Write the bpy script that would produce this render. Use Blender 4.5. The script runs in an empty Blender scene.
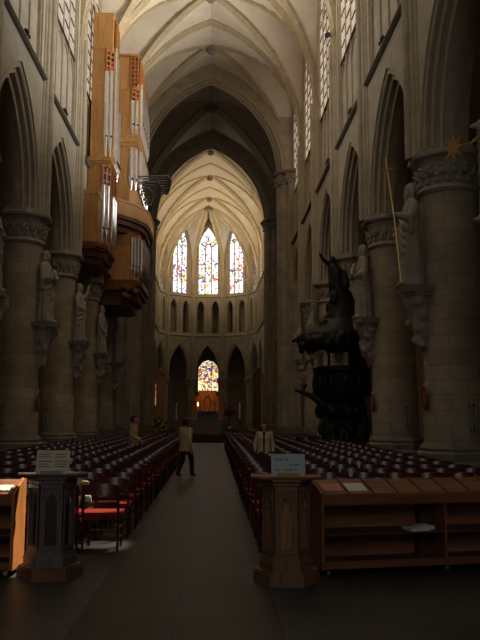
import bpy, bmesh, math, random
from mathutils import Vector, Matrix, noise
R = math.radians
PI = math.pi
rng = random.Random(7)
SC = bpy.context.scene
COL = SC.collection

# ------------------------------------------------------------------ mesh builder
class MB:
    def __init__(s):
        s.v = []; s.f = []; s.uv = []
    def add(s, pts, faces, uvs=None):
        b = len(s.v)
        s.v += [tuple(p) for p in pts]
        for i, f in enumerate(faces):
            s.f.append(tuple(b + k for k in f))
            s.uv.append(None if uvs is None else uvs[i])
    def quad(s, a, b, c, d, uv=None):
        s.add([a, b, c, d], [(0, 1, 2, 3)], None if uv is None else [uv])
    def poly(s, pts, uv=None):
        s.add(pts, [tuple(range(len(pts)))], None if uv is None else [uv])
    def box(s, c, d, m=None):
        x, y, z = d[0] / 2, d[1] / 2, d[2] / 2
        P = [Vector((i, j, k)) for k in (-z, z) for j in (-y, y) for i in (-x, x)]
        if m is not None: P = [m @ p for p in P]
        C = Vector(c)
        s.add([p + C for p in P], [(0, 2, 3, 1), (4, 5, 7, 6), (0, 1, 5, 4), (2, 6, 7, 3), (0, 4, 6, 2), (1, 3, 7, 5)])
    def b2(s, x0, x1, y0, y1, z0, z1):
        s.box(((x0 + x1) / 2, (y0 + y1) / 2, (z0 + z1) / 2), (abs(x1 - x0), abs(y1 - y0), abs(z1 - z0)))
    def lathe(s, prof, c=(0, 0, 0), n=24, caps=True, a0=0.0, rfun=None):
        C = Vector(c); pts = []; m = len(prof)
        for (r, z) in prof:
            for k in range(n):
                t = a0 + 2 * PI * k / n
                rr = r * (rfun(t, z) if rfun else 1)
                pts.append(C + Vector((rr * math.cos(t), rr * math.sin(t), z)))
        fs = []; us = []
        rm = max(p[0] for p in prof); L = 0
        for i in range(m - 1):
            dl = math.hypot(prof[i + 1][0] - prof[i][0], prof[i + 1][1] - prof[i][1])
            for k in range(n):
                k2 = (k + 1) % n
                fs.append((i * n + k, i * n + k2, (i + 1) * n + k2, (i + 1) * n + k))
                u0 = 2 * PI * k / n * rm; u1 = 2 * PI * (k + 1) / n * rm
                z0 = prof[0][1] + L; z1 = z0 + dl
                us.append(((u0, z0), (u1, z0), (u1, z1), (u0, z1)))
            L += dl
        s.add(pts, fs, us)
        if caps:
            s.add(pts[:n], [tuple(range(n - 1, -1, -1))]); s.add(pts[-n:], [tuple(range(n))])
    def tube(s, pts, r, n=8, caps=True):
        pts = [Vector(p) for p in pts]
        rs = r if isinstance(r, (list, tuple)) else [r] * len(pts)
        T0 = (pts[1] - pts[0]).normalized()
        ref = Vector((0, 0, 1)) if abs(T0.z) < .9 else Vector((1, 0, 0))
        N = T0.cross(ref).normalized(); out = []
        for i, p in enumerate(pts):
            T = (pts[min(i + 1, len(pts) - 1)] - pts[max(i - 1, 0)]).normalized()
            N = (N - T * N.dot(T)).normalized(); B = T.cross(N)
            for k in range(n):
                t = 2 * PI * k / n
                out.append(p + (N * math.cos(t) + B * math.sin(t)) * rs[i])
        fs = [(i * n + k, i * n + (k + 1) % n, (i + 1) * n + (k + 1) % n, (i + 1) * n + k) for i in range(len(pts) - 1) for k in range(n)]
        if caps: fs += [tuple(range(n - 1, -1, -1)), tuple(range((len(pts) - 1) * n, len(pts) * n))]
        s.add(out, fs)
    def sweep(s, path, prof, B, closed=True, caps=True):
        """prof (b,n): b along the constant side vector B, n along B x T"""
        path = [Vector(p) for p in path]; B = Vector(B).normalized(); m = len(prof); out = []; L = [0]
        for i, p in enumerate(path):
            T = (path[min(i + 1, len(path) - 1)] - path[max(i - 1, 0)]).normalized()
            N = B.cross(T).normalized()
            for (b, n_) in prof: out.append(p + B * b + N * n_)
            if i: L.append(L[-1] + (p - path[i - 1]).length)
        fs = []; us = []; q = m if closed else m - 1
        acc = [0]
        for k in range(m): 
            a, b = prof[k], prof[(k + 1) % m]; acc.append(acc[-1] + math.hypot(a[0] - b[0], a[1] - b[1]))
        for i in range(len(path) - 1):
            for k in range(q):
                k2 = (k + 1) % m
                fs.append((i * m + k, i * m + k2, (i + 1) * m + k2, (i + 1) * m + k))
                us.append(((acc[k], L[i]), (acc[k + 1], L[i]), (acc[k + 1], L[i + 1]), (acc[k], L[i + 1])))
        s.add(out, fs, us)
        if closed and caps:
            s.add(out[:m], [tuple(range(m))]); s.add(out[-m:], [tuple(range(m))])
    def prism(s, poly, z0, z1, m=None):
        n = len(poly)
        P = [Vector((x, y, z0)) for x, y in poly] + [Vector((x, y, z1)) for x, y in poly]
        if m is not None: P = [m @ p for p in P]
        s.add(P, [tuple(range(n - 1, -1, -1)), tuple(range(n, 2 * n))] + [(k, (k + 1) % n, n + (k + 1) % n, n + k) for k in range(n)])
    def ell(s, c, r, n=14, m=10, rot=None):
        C = Vector(c); pts = []; fs = []
        for i in range(m + 1):
            ph = PI * i / m
            for k in range(n):
                t = 2 * PI * k / n
                p = Vector((r[0] * math.sin(ph) * math.cos(t), r[1] * math.sin(ph) * math.sin(t), r[2] * math.cos(ph)))
                if rot is not None: p = rot @ p
                pts.append(C + p)
        for i in range(m):
            for k in range(n):
                fs.append(((i + 1) * n + k, (i + 1) * n + (k + 1) % n, i * n + (k + 1) % n, i * n + k))
        s.add(pts, fs)
    def cap(s, a, b, ra, rb, n=10):
        """a tapered limb with round ends"""
        a = Vector(a); b = Vector(b); T = (b - a).normalized()
        pts = []; rs = []
        for t in (90, 60, 30, 0): pts.append(a - T * ra * math.sin(R(t))); rs.append(max(ra * math.cos(R(t)), .0008))
        for t in (0, 30, 60, 90): pts.append(b + T * rb * math.sin(R(t))); rs.append(max(rb * math.cos(R(t)), .0008))
        s.tube(pts, rs, n)
    def loft(s, rings, n=20):
        """rings: (cx, cy, z, rx, ry)"""
        pts = []
        for (cx, cy, z, rx, ry) in rings:
            for k in range(n):
                t = 2 * PI * k / n
                pts.append((cx + rx * math.cos(t), cy + ry * math.sin(t), z))
        fs = [(i * n + k, i * n + (k + 1) % n, (i + 1) * n + (k + 1) % n, (i + 1) * n + k) for i in range(len(rings) - 1) for k in range(n)]
        fs += [tuple(range(n - 1, -1, -1)), tuple(range((len(rings) - 1) * n, len(rings) * n))]
        s.add(pts, fs)
    def xf(s, m):
        s.v = [tuple(m @ Vector(p)) for p in s.v]; return s
    def mesh(s, name, fix=True, smooth=None):
        me = bpy.data.meshes.new(name); me.from_pydata(s.v, [], s.f)
        ul = me.uv_layers.new(name='UVMap'); V = me.vertices
        for pi, p in enumerate(me.polygons):
            u = s.uv[pi]
            if u is None:
                n = p.normal; ax = (abs(n.x), abs(n.y), abs(n.z))
                for li in p.loop_indices:
                    c = V[me.loops[li].vertex_index].co
                    ul.data[li].uv = (c.x, c.y) if ax[2] >= max(ax[0], ax[1]) else ((c.y, c.z) if ax[0] > ax[1] else (c.x, c.z))
            else:
                for q, li in enumerate(p.loop_indices): ul.data[li].uv = u[q]
        if fix:
            bm = bmesh.new(); bm.from_mesh(me); bmesh.ops.recalc_face_normals(bm, faces=bm.faces); bm.to_mesh(me); bm.free()
        if smooth:
            me.shade_smooth(); me.set_sharp_from_angle(angle=R(smooth))
        return me
    def build(s, name, mat, parent=None, smooth=None, fix=True):
        me = s.mesh(name, fix, smooth); me.materials.append(mat)
        return link(name, me, parent)

def link(name, data, parent=None):
    o = bpy.data.objects.new(name, data); COL.objects.link(o)
    if parent is not None: o.parent = parent
    return o
def tag(o, label=None, cat=None, group=None, kind=None):
    if label: o['label'] = label
    if cat: o['category'] = cat
    if group: o['group'] = group
    if kind: o['kind'] = kind
    return o
def thing(name, label, cat, loc=(0, 0, 0), rz=0, group=None, kind=None):
    o = link(name, None); o.location = loc; o.rotation_euler = (0, 0, rz)
    return tag(o, label, cat, group, kind)
def struct(name, mb, mat, parent=None, smooth=None):
    o = mb.build(name, mat, parent, smooth)
    if parent is None: o['kind'] = 'structure'
    return o
def dup(root, loc, rz=0, label=None, scale=None):
    r = root.copy(); COL.objects.link(r); r.location = loc; r.rotation_euler = (0, 0, rz)
    if label: r['label'] = label
    if scale: r.scale = scale
    for ch in list(root.children):
        c = ch.copy(); COL.objects.link(c); c.parent = r
        for g in list(ch.children):
            d = g.copy(); COL.objects.link(d); d.parent = c
    return r
def fuse(mb, name, mat, parent, voxel, smooth=4, disp=None):
    """one continuous skin over overlapping volumes"""
    me = mb.mesh(name, fix=True); o = bpy.data.objects.new('tmp', me); COL.objects.link(o)
    m = o.modifiers.new('r', 'REMESH'); m.mode = 'VOXEL'; m.voxel_size = voxel; m.use_smooth_shade = True
    if smooth:
        sm = o.modifiers.new('s', 'SMOOTH'); sm.iterations = smooth; sm.factor = .5
    dg = bpy.context.evaluated_depsgraph_get(); dg.update()
    out = bpy.data.meshes.new_from_object(o.evaluated_get(dg)); out.name = name
    bpy.data.objects.remove(o)
    if disp:
        nrm = [v.normal.copy() for v in out.vertices]
        for v, n in zip(out.vertices, nrm): v.co += n * disp(v.co, n)
    out.shade_smooth(); out.materials.clear(); out.materials.append(mat)
    return link(name, out, parent)

# ------------------------------------------------------------------ materials
def new_mat(name):
    m = bpy.data.materials.new(name); m.use_nodes = True
    nt = m.node_tree; return m, nt, nt.nodes['Principled BSDF']
def N(nt, t, **kw):
    n = nt.nodes.new(t)
    for k, v in kw.items():
        if k in n.inputs: n.inputs[k].default_value = v
        else: setattr(n, k, v)
    return n
def c4(c): return (c[0], c[1], c[2], 1)
def mat(name, col, rough=.6, spec=.4, metal=0, var=.25, vs=3.0, bump=.0, bs=30, brick=None, stretch=None, coat=0):
    """brick = (width, height, mortar colour, mortar size, contrast)"""
    m, nt, p = new_mat(name); L = nt.links
    p.inputs['Roughness'].default_value = rough; p.inputs['Specular IOR Level'].default_value = spec
    p.inputs['Metallic'].default_value = metal
    if coat: p.inputs['Coat Weight'].default_value = coat; p.inputs['Coat Roughness'].default_value = .15
    uv = N(nt, 'ShaderNodeUVMap' if brick else 'ShaderNodeTexCoord')
    src = uv.outputs['UV'] if brick else uv.outputs['Object']
    vec = src
    if stretch:
        mp = N(nt, 'ShaderNodeMapping'); mp.inputs['Scale'].default_value = stretch; L.new(src, mp.inputs['Vector']); vec = mp.outputs['Vector']
    nz = N(nt, 'ShaderNodeTexNoise', Scale=vs, Detail=6.0, Roughness=.6); L.new(vec, nz.inputs['Vector'])
    lo = [c * (1 - var) for c in col]; hi = [min(1, c * (1 + var)) for c in col]
    rp = N(nt, 'ShaderNodeValToRGB'); rp.color_ramp.elements[0].position = .3; rp.color_ramp.elements[1].position = .7
    rp.color_ramp.elements[0].color = c4(lo); rp.color_ramp.elements[1].color = c4(hi)
    L.new(nz.outputs['Fac'], rp.inputs['Fac']); out = rp.outputs['Color']
    hgt = None
    if brick:
        bw, bh, mc, ms, ct = brick
        bt = N(nt, 'ShaderNodeTexBrick', Scale=1.0); bt.offset = .5
        bt.inputs['Brick Width'].default_value = bw; bt.inputs['Row Height'].default_value = bh
        bt.inputs['Mortar Size'].default_value = ms; bt.inputs['Mortar Smooth'].default_value = .2
        bt.inputs['Color1'].default_value = c4([1 - ct] * 3); bt.inputs['Color2'].default_value = c4([1, 1, 1]); bt.inputs['Mortar'].default_value = c4(mc)
        L.new(uv.outputs['UV'], bt.inputs['Vector'])
        mx = N(nt, 'ShaderNodeMix', data_type='RGBA', blend_type='MULTIPLY'); mx.inputs['Factor'].default_value = 1
        L.new(out, mx.inputs[6]); L.new(bt.outputs['Color'], mx.inputs[7]); out = mx.outputs[2]
    L.new(out, p.inputs['Base Color'])
    if bump:
        n2 = N(nt, 'ShaderNodeTexNoise', Scale=bs, Detail=4.0); L.new(vec, n2.inputs['Vector'])
        bp = N(nt, 'ShaderNodeBump', Strength=bump, Distance=.02); L.new(n2.outputs['Fac'], bp.inputs['Height']); L.new(bp.outputs['Normal'], p.inputs['Normal'])
    return m
def emit(name, col, st):
    m, nt, p = new_mat(name)
    p.inputs['Base Color'].default_value = c4(col); p.inputs['Emission Color'].default_value = c4(col); p.inputs['Emission Strength'].default_value = st
    return m
M = {}
M['stone'] = mat('ashlar_stone', (.40, .345, .26), .85, .2, var=.18, vs=1.2, bump=.3, bs=12, brick=(.8, .36, (.62, .58, .5), .010, .16))
M['wall'] = mat('spandrel_stone', (.44, .40, .33), .9, .2, var=.14, vs=.9, bump=.3, bs=9, brick=(.95, .42, (.8, .78, .74), .008, .12))
M['moulding'] = mat('arch_stone', (.43, .375, .285), .85, .2, var=.15, vs=2, brick=(9.0, .42, (.72, .68, .6), .009, .10))
M['rib'] = mat('rib_stone', (.46, .38, .255), .85, .2, var=.14, vs=2, brick=(9.0, .34, (.74, .7, .62), .012, .10))
M['plaster'] = mat('vault_plaster', (.62, .56, .47), .9, .15, var=.12, vs=.7)
M['carved'] = mat('carved_stone', (.34, .305, .255), .8, .25, var=.22, vs=4, bump=.25, bs=25)
M['string'] = mat('shaded_ledge', (.19, .17, .14), .85, .2, var=.2, vs=3)  # stone darkened to hold the shade under the ledge
M['base'] = mat('plinth_stone', (.19, .17, .145), .7, .3, var=.2, vs=3)
M['floor'] = mat('floor_slabs', (.040, .037, .034), .45, .4, var=.28, vs=1.6, bump=.15, bs=8, brick=(1.1, .62, (.45, .45, .45), .012, .3))
M['aisle'] = mat('aisle_slabs', (.052, .040, .028), .5, .16, var=.3, vs=1.4, bump=.15, bs=8, brick=(1.5, .62, (.45, .43, .4), .012, .25))
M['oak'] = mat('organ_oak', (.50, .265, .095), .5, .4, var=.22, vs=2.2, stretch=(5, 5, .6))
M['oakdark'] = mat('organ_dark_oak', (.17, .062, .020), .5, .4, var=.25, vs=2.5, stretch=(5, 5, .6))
M['gilt'] = mat('gilding', (.80, .55, .20), .35, .5, .8, var=.1)
M['tin'] = mat('tin_pipe', (.80, .80, .82), .24, .5, 1.0, var=.06)
M['trumpet'] = mat('dull_tin', (.13, .13, .135), .5, .4, .6, var=.1)
M['shade_red'] = mat('pipe_shade_red', (.20, .03, .04), .5)
M['black'] = mat('black_iron', (.012, .012, .013), .5, .4)
M['pulpit'] = mat('ebony_oak', (.009, .007, .006), .5, .3, var=.3, vs=6, bump=.3, bs=30)
M['chair'] = mat('chair_lacquer', (.062, .011, .010), .30, .4, var=.2, vs=6, coat=.3)
M['seat'] = mat('chair_seat_red', (.25, .014, .004), .6, .15, var=.15, vs=20)
M['lectern'] = mat('dark_carved_oak', (.15, .118, .115), .38, .5, var=.3, vs=3, stretch=(8, 8, 1), coat=.2)
M['lectern2'] = mat('brown_carved_oak', (.21, .115, .06), .42, .45, var=.3, vs=3, stretch=(8, 8, 1), coat=.15)
M['lecpanel2'] = mat('brown_panel', (.34, .165, .075), .5, .4, var=.3, vs=3, stretch=(8, 8, 1))
M['lecpanel'] = mat('reddish_panel', (.055, .033, .028), .5, .4, var=.3, vs=3, stretch=(8, 8, 1))
M['lecbase'] = mat('lit_oak_plinth', (.20, .105, .055), .5, .4, var=.35, vs=3, stretch=(1, 8, 8))  # browner and paler than the body: light on the bottom tier, in colour
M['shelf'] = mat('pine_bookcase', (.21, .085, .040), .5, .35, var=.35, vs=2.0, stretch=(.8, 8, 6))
M['shelfback'] = mat('brightened_pine_back', (.42, .19, .09), .55, .3, var=.3, vs=2.0, stretch=(.8, 8, 6))  # paler than the case, to make up for shade inside the shelves
M['shelfdark'] = mat('shaded_shelf_inside', (.08, .048, .03), .6, .3, var=.3, vs=3)  # pine darkened to carry the shade within the shelves
M['lightoak'] = mat('light_oak_and_sunlit_side', (.42, .175, .055), .45, .4, var=.25, vs=2, stretch=(6, 3, .7))  # organ trim, and a bookcase end with sunlight put into its colour
M['paper'] = mat('paper', (.70, .68, .64), .8, .2, var=.03)
M['paperpink'] = mat('pink_paper', (.55, .26, .20), .8, .2, var=.05)
M['cream'] = mat('cream_card', (.66, .61, .47), .8, .2, var=.05)
M['bluecard'] = mat('pale_blue_card', (.46, .55, .60), .8, .2, var=.04)
M['ink'] = mat('ink', (.02, .02, .035), .7)
M['inkblue'] = mat('blue_ink', (.03, .05, .25), .7)
M['brass'] = mat('brass', (.55, .38, .16), .35, .5, .9, var=.1)
M['steel'] = mat('grey_metal', (.38, .38, .38), .4, .5, .7, var=.1)
M['skin'] = mat('skin', (.52, .30, .21), .55, .4, var=.06)
M['hairdark'] = mat('dark_hair', (.02, .014, .01), .5, .4)
M['hairfair'] = mat('fair_hair', (.26, .19, .07), .55, .4, vs=40)
M['coat'] = mat('beige_coat', (.50, .33, .17), .85, .2, var=.1)
M['jacket'] = mat('tan_jacket', (.56, .43, .27), .85, .2, var=.15)
M['cardigan'] = mat('pale_cardigan', (.60, .50, .34), .85, .2, var=.1)
M['trousers'] = mat('dark_trousers', (.018, .020, .026), .85, .2)
M['greentop'] = mat('green_top', (.025, .045, .035), .85, .2)
M['white'] = mat('white_cotton', (.75, .76, .78), .85, .2)
M['shoe'] = mat('dark_shoe', (.02, .016, .014), .5)
M['tanshoe'] = mat('tan_shoe', (.42, .2, .09), .6)
M['carpet'] = mat('red_carpet', (.075, .022, .014), .95, .1, var=.2, vs=8)
M['reredos'] = mat('gilded_oak', (.46, .17, .045), .45, .4, .15, var=.3, vs=4)
M['wax'] = mat('wax', (.8, .76, .66), .5)
M['flame'] = emit('flame', (1, .50, .16), 5)
M['plaque'] = mat('painted_plaque', (.24, .07, .03), .5, .4, var=.2)
M['flower_red'] = mat('red_petals', (.40, .02, .02), .7)
M['flower_yel'] = mat('yellow_petals', (.50, .28, .04), .7)
M['leaf'] = mat('dark_leaf', (.03, .05, .02), .7)

def glass_mat(name, base, st, bw, bh, lead=.02):
    """leaded quarry glazing lit by the daylight behind it"""
    m, nt, p = new_mat(name); L = nt.links
    uv = N(nt, 'ShaderNodeUVMap')
    bt = N(nt, 'ShaderNodeTexBrick', Scale=1.0); bt.offset = .5
    bt.inputs['Brick Width'].default_value = bw; bt.inputs['Row Height'].default_value = bh; bt.inputs['Mortar Size'].default_value = lead
    bt.inputs['Color1'].default_value = c4([c * .8 for c in base]); bt.inputs['Color2'].default_value = c4(base); bt.inputs['Mortar'].default_value = (.03, .025, .02, 1)
    L.new(uv.outputs['UV'], bt.inputs['Vector'])
    L.new(bt.outputs['Color'], p.inputs['Emission Color']); p.inputs['Emission Strength'].default_value = st
    p.inputs['Base Color'].default_value = (.12, .11, .1, 1); p.inputs['Roughness'].default_value = .3
    return m
def stained_mat(name, st, seed, dens=.5, tint=(1, 1, 1)):
    """figured stained glass: clear ground, coloured figures in the middle bands"""
    m, nt, p = new_mat(name); L = nt.links
    uv = N(nt, 'ShaderNodeUVMap'); sep = N(nt, 'ShaderNodeSeparateXYZ'); L.new(uv.outputs['UV'], sep.inputs[0])
    ad = N(nt, 'ShaderNodeVectorMath', operation='ADD'); ad.inputs[1].default_value = (seed, seed * .7, 0); L.new(uv.outputs['UV'], ad.inputs[0])
    vo = N(nt, 'ShaderNodeTexVoronoi', Scale=4.6); L.new(ad.outputs[0], vo.inputs['Vector'])
    ed = N(nt, 'ShaderNodeTexVoronoi', Scale=4.6); ed.feature = 'DISTANCE_TO_EDGE'; L.new(ad.outputs[0], ed.inputs['Vector'])
    hs = N(nt, 'ShaderNodeSeparateColor'); L.new(vo.outputs['Color'], hs.inputs[0])
    rp = N(nt, 'ShaderNodeValToRGB'); rp.color_ramp.interpolation = 'CONSTANT'; e = rp.color_ramp.elements
    cols = [(0, (.9, .12, .05)), (.2, (.05, .10, .6)), (.36, (1, .55, .05)), (.52, (.85, .2, .08)), (.66, (.12, .35, .2)), (.8, (1, .75, .25)), (.9, (.35, .1, .35))]
    e[0].position = 0; e[0].color = c4(cols[0][1]); e[1].position = cols[1][0]; e[1].color = c4(cols[1][1])
    for q, c in cols[2:]:
        x = e.new(q); x.color = c4(c)
    L.new(hs.outputs['Red'], rp.inputs['Fac'])
    # band mask over the height, figure mask from noise
    bd = N(nt, 'ShaderNodeValToRGB'); b = bd.color_ramp.elements
    b[0].position = .0; b[0].color = c4([.16] * 3); b[1].position = .80; b[1].color = c4([.06] * 3)
    for q, v in ((.14, .22), (.22, .46), (.36, .52), (.46, .30), (.55, .10)):
        x = b.new(q); x.color = c4([v * dens / .5] * 3)
    mh = N(nt, 'ShaderNodeMath', operation='DIVIDE'); mh.inputs[1].default_value = 8.3; L.new(sep.outputs['Y'], mh.inputs[0]); L.new(mh.outputs[0], bd.inputs['Fac'])
    lt = N(nt, 'ShaderNodeMath', operation='LESS_THAN'); L.new(hs.outputs['Green'], lt.inputs[0]); L.new(bd.outputs['Color'], lt.inputs[1])
    mx = N(nt, 'ShaderNodeMix', data_type='RGBA'); mx.inputs[6].default_value = c4([1.35 * t for t in tint]); L.new(lt.outputs[0], mx.inputs[0]); L.new(rp.outputs['Color'], mx.inputs[7])
    le = N(nt, 'ShaderNodeMath', operation='GREATER_THAN'); le.inputs[1].default_value = .05; L.new(ed.outputs['Distance'], le.inputs[0])
    m2 = N(nt, 'ShaderNodeMix', data_type='RGBA', blend_type='MULTIPLY'); m2.inputs[0].default_value = 1; L.new(mx.outputs[2], m2.inputs[6]); L.new(le.outputs[0], m2.inputs[7])
    L.new(m2.outputs[2], p.inputs['Emission Color']); p.inputs['Emission Strength'].default_value = st
    p.inputs['Base Color'].default_value = (.03, .03, .03, 1)
    return m

# ------------------------------------------------------------------ key dimensions (metres)
BAY = 6.05; XW = 5.4; XC = 6.0; HV = 25.1; SP = 17.4
YP1, YP2 = 8 * BAY, 10 * BAY            # crossing piers 48.4, 60.5
YAP = 82.4; RAP = 5.5                   # apse centre and apothem
def bend(y): return 0 if y < YP2 else -.05 - .0145 * (y - YP2)

def lancet(a, zs, h, n=10):
    """left springing -> apex -> right springing"""
    Rr = (a * a + h * h) / (2 * a); c = Rr - a; pts = []
    t1 = math.atan2(h, c)
    for i in range(n + 1):
        t = t1 * i / n
        pts.append((-(Rr * math.cos(t) - c), zs + Rr * math.sin(t)))
    return pts + [(-y, z) for y, z in pts[-2::-1]]
def P1(u, a=5.4, h=HV - SP):
    Rr = (a * a + h * h) / (2 * a); c = Rr - a
    return math.sqrt(max(0, Rr * Rr - (abs(u) * a + c) ** 2)) / h

class Frame:
    """wall plane: u along the wall, z up, d depth away from the nave"""
    def __init__(s, O, U, Nn): s.O, s.U, s.N = Vector(O), Vector(U), Vector(Nn)
    def P(s, u, z, d=0): return s.O + s.U * u + s.N * d + Vector((0, 0, z))

def wall_open(mb, F, u0, u1, z0, z1, arch, zo, d=0):
    """wall sheet with a pointed opening whose foot is at zo; arch is centred at u=0"""
    def q(a, b, c, e): mb.quad(F.P(*a, d), F.P(*b, d), F.P(*c, d), F.P(*e, d), (a, b, c, e))
    if zo > z0: q((u0, z0), (u1, z0), (u1, zo), (u0, zo))
    n = len(arch) // 2; L = [(arch[0][0], zo)] + arch[:n + 1]; Rr = [(-y, z) for y, z in L]
    for i in range(len(L) - 1):
        if L[i + 1][1] - L[i][1] < 1e-6: continue
        q((u0, L[i][1]), L[i], L[i + 1], (u0, L[i + 1][1])); q(Rr[i], (u1, Rr[i][1]), (u1, Rr[i + 1][1]), Rr[i + 1])
    za = arch[n][1]
    q((u0, za), (u1, za), (u1, z1), (u0, z1))

def arch_orders(F, a, zs, h, steps, roll=.06, zfoot=None, n=10):
    """stepped and rolled arch moulding; steps = [(inset, depth)...] from the wall face inwards"""
    mb = MB(); Rr = (a * a + h * h) / (2 * a); c = Rr - a
    def curve(ins):
        ai = a - ins; hi = math.sqrt((ai + c) ** 2 - c * c)
        p = lancet(ai, zs, hi, n)
        if zfoot is not None: p = [(p[0][0], zfoot)] + p + [(p[-1][0], zfoot)]
        return p
    def strip(p, dp, q, dq):
        L = 0
        for i in range(len(p) - 1):
            l = math.hypot(p[i + 1][0] - p[i][0], p[i + 1][1] - p[i][1]); w = math.hypot(math.hypot(p[i][0] - q[i][0], p[i][1] - q[i][1]), dp - dq)
            mb.quad(F.P(*p[i], dp), F.P(*p[i + 1], dp), F.P(*q[i + 1], dq), F.P(*q[i], dq), ((0, L), (0, L + l), (w, L + l), (w, L))); L += l
    pi, pd = 0, 0
    for (ins, dep) in steps:
        A = curve(pi); B = curve(ins)
        strip(A, pd, B, pd)                       # ring face
        strip(B, pd, B, dep)                      # soffit
        if roll and dep > pd and ins > pi:
            path = [F.P(*q, pd + roll * .5) for q in curve(ins - roll * .3)]
            prof = [(roll * math.cos(2 * PI * k / 7), roll * math.sin(2 * PI * k / 7)) for k in range(7)]
            mb.sweep(path, prof, F.N)
        pi, pd = ins, dep
    return mb

# ------------------------------------------------------------------ floor
fl = MB(); fl.quad((-16, -9, 0), (16, -9, 0), (16, 100, 0), (-16, 100, 0)); struct('floor', fl, M['floor'])
ai = MB(); ai.quad((-.80, -9, .004), (.86, -9, .004), (.86, 47, .004), (-.80, 47, .004)); struct('floor_aisle', ai, M['aisle'])

# ------------------------------------------------------------------ nave elevations
ARC = dict(a=2.62, zs=8.22, h=3.78)
WIN = dict(a=2.3, zs=20.0, h=4.1)
ZSTR, ZSILL = 12.62, 16.2
g_nave_l = glass_mat('clerestory_glass_pale', (.84, .70, .56), .68, .24, .30, .012)
g_nave_r = glass_mat('clerestory_glass_sunlit', (1.0, .77, .58), .66, .24, .30, .012)
g_choir = glass_mat('choir_glass', (1.0, .92, .80), 1.6, .24, .30)
nwin = [0]; ntrim = [0]

def window_unit(F, a, zs, h, zsill, dglass, lights, gm, bars=True, zfoot=None, mw=.06, parent_mat='moulding'):
    nwin[0] += 1; nm = 'window_%d' % nwin[0]
    zf = zsill if zfoot is None else zfoot
    fr = MB(); arch = lancet(a, zs, h, 10)
    top = lambda u: zs + math.sqrt(max(0, ((a * a + h * h) / (2 * a)) ** 2 - (abs(u) + (a * a + h * h) / (2 * a) - a) ** 2))
    w = 2 * a / lights; B = F.N
    def bar(path, r):
        fr.sweep([F.P(u, z, dglass - .02) for u, z in path], [(-.012, -r), (.05, -r), (.05, r), (-.012, r), (-.03, 0)], B)
    for i in range(1, lights):
        u = -a + w * i
        bar([(u, zf), (u, min(top(u) - .02, zs + .2))], mw / 2)
        for sg in (-1, 1):                          # tracery branches
            pts = [(u + sg * w * (1 - math.cos(t * PI / 2 / 6)) * 1.0, zs + .2 + .95 * w * math.sin(t * PI / 2 / 6)) for t in range(7)]
            pts = [q for q in pts if abs(q[0]) < a and q[1] < top(q[0])]
            if len(pts) > 1: bar(pts, mw / 2.6)
    for (u, z, r) in ([(0, zs + h * .52, w * .42)] + ([(-w * .72, zs + h * .28, w * .33), (w * .72, zs + h * .28, w * .33)] if lights > 2 else [])):
        bar([(u + r * math.cos(2 * PI * k / 16), z + r * math.sin(2 * PI * k / 16)) for k in range(17)], mw / 2.8)
    if zfoot is not None:                            # heads of the blind arcade under the sill
        for i in range(lights):
            uc = -a + w * (i + .5); hh = w * .48
            bar([(uc + y, z) for y, z in lancet(hh, zsill - .95, hh * 1.3, 5)], mw / 3)
    o = fr.build(nm, M[parent_mat]); o['kind'] = 'structure'
    gl = MB(); pts = [(-a, zsill)] + arch + [(a, zsill)]
    gl.poly([F.P(u, z, dglass) for u, z in pts], [(u + a, z - zsill) for u, z in pts])
    gl.build('glass', gm, o, fix=False)
    if bars:
        ib = MB(); z = zsill + .6
        while z < zs + h * .8:
            hw = a if z < zs else max(0, ((a * a + h * h) / (2 * a)) ** 2 - (z - zs) ** 2) ** .5 - ((a * a + h * h) / (2 * a) - a)
            for i in range(lights):
                ua, ub = max(-hw, -a + w * i + .18 * w), min(hw, -a + w * (i + 1) - .18 * w)
                if ub > ua + .05: ib.sweep([F.P(ua, z, dglass - .02), F.P(ub, z, dglass - .02)], [(-.022, -.022), (.015, -.022), (.015, .022), (-.022, .022)], B)
            z += .68
        ib.build('glazing_bar', M['black'], o)
    return o

def string_course(F, u0, u1, z, mt='string', proj=.16, hh=.17):
    ntrim[0] += 1
    mb = MB(); prof = [(0, 0), (0, hh), (-.05, hh), (-proj, hh * .45), (-proj, hh * .2), (-.08, 0)]
    pa = [F.P(u0, z + q, d) for d, q in prof]; pb = [F.P(u1, z + q, d) for d, q in prof]; m = len(prof)
    mb.add(pa + pb, [(k, (k + 1) % m, m + (k + 1) % m, m + k) for k in range(m)] + [tuple(range(m)), tuple(range(m, 2 * m))])
    return struct('trim_%d' % ntrim[0], mb, M[mt])

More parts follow.
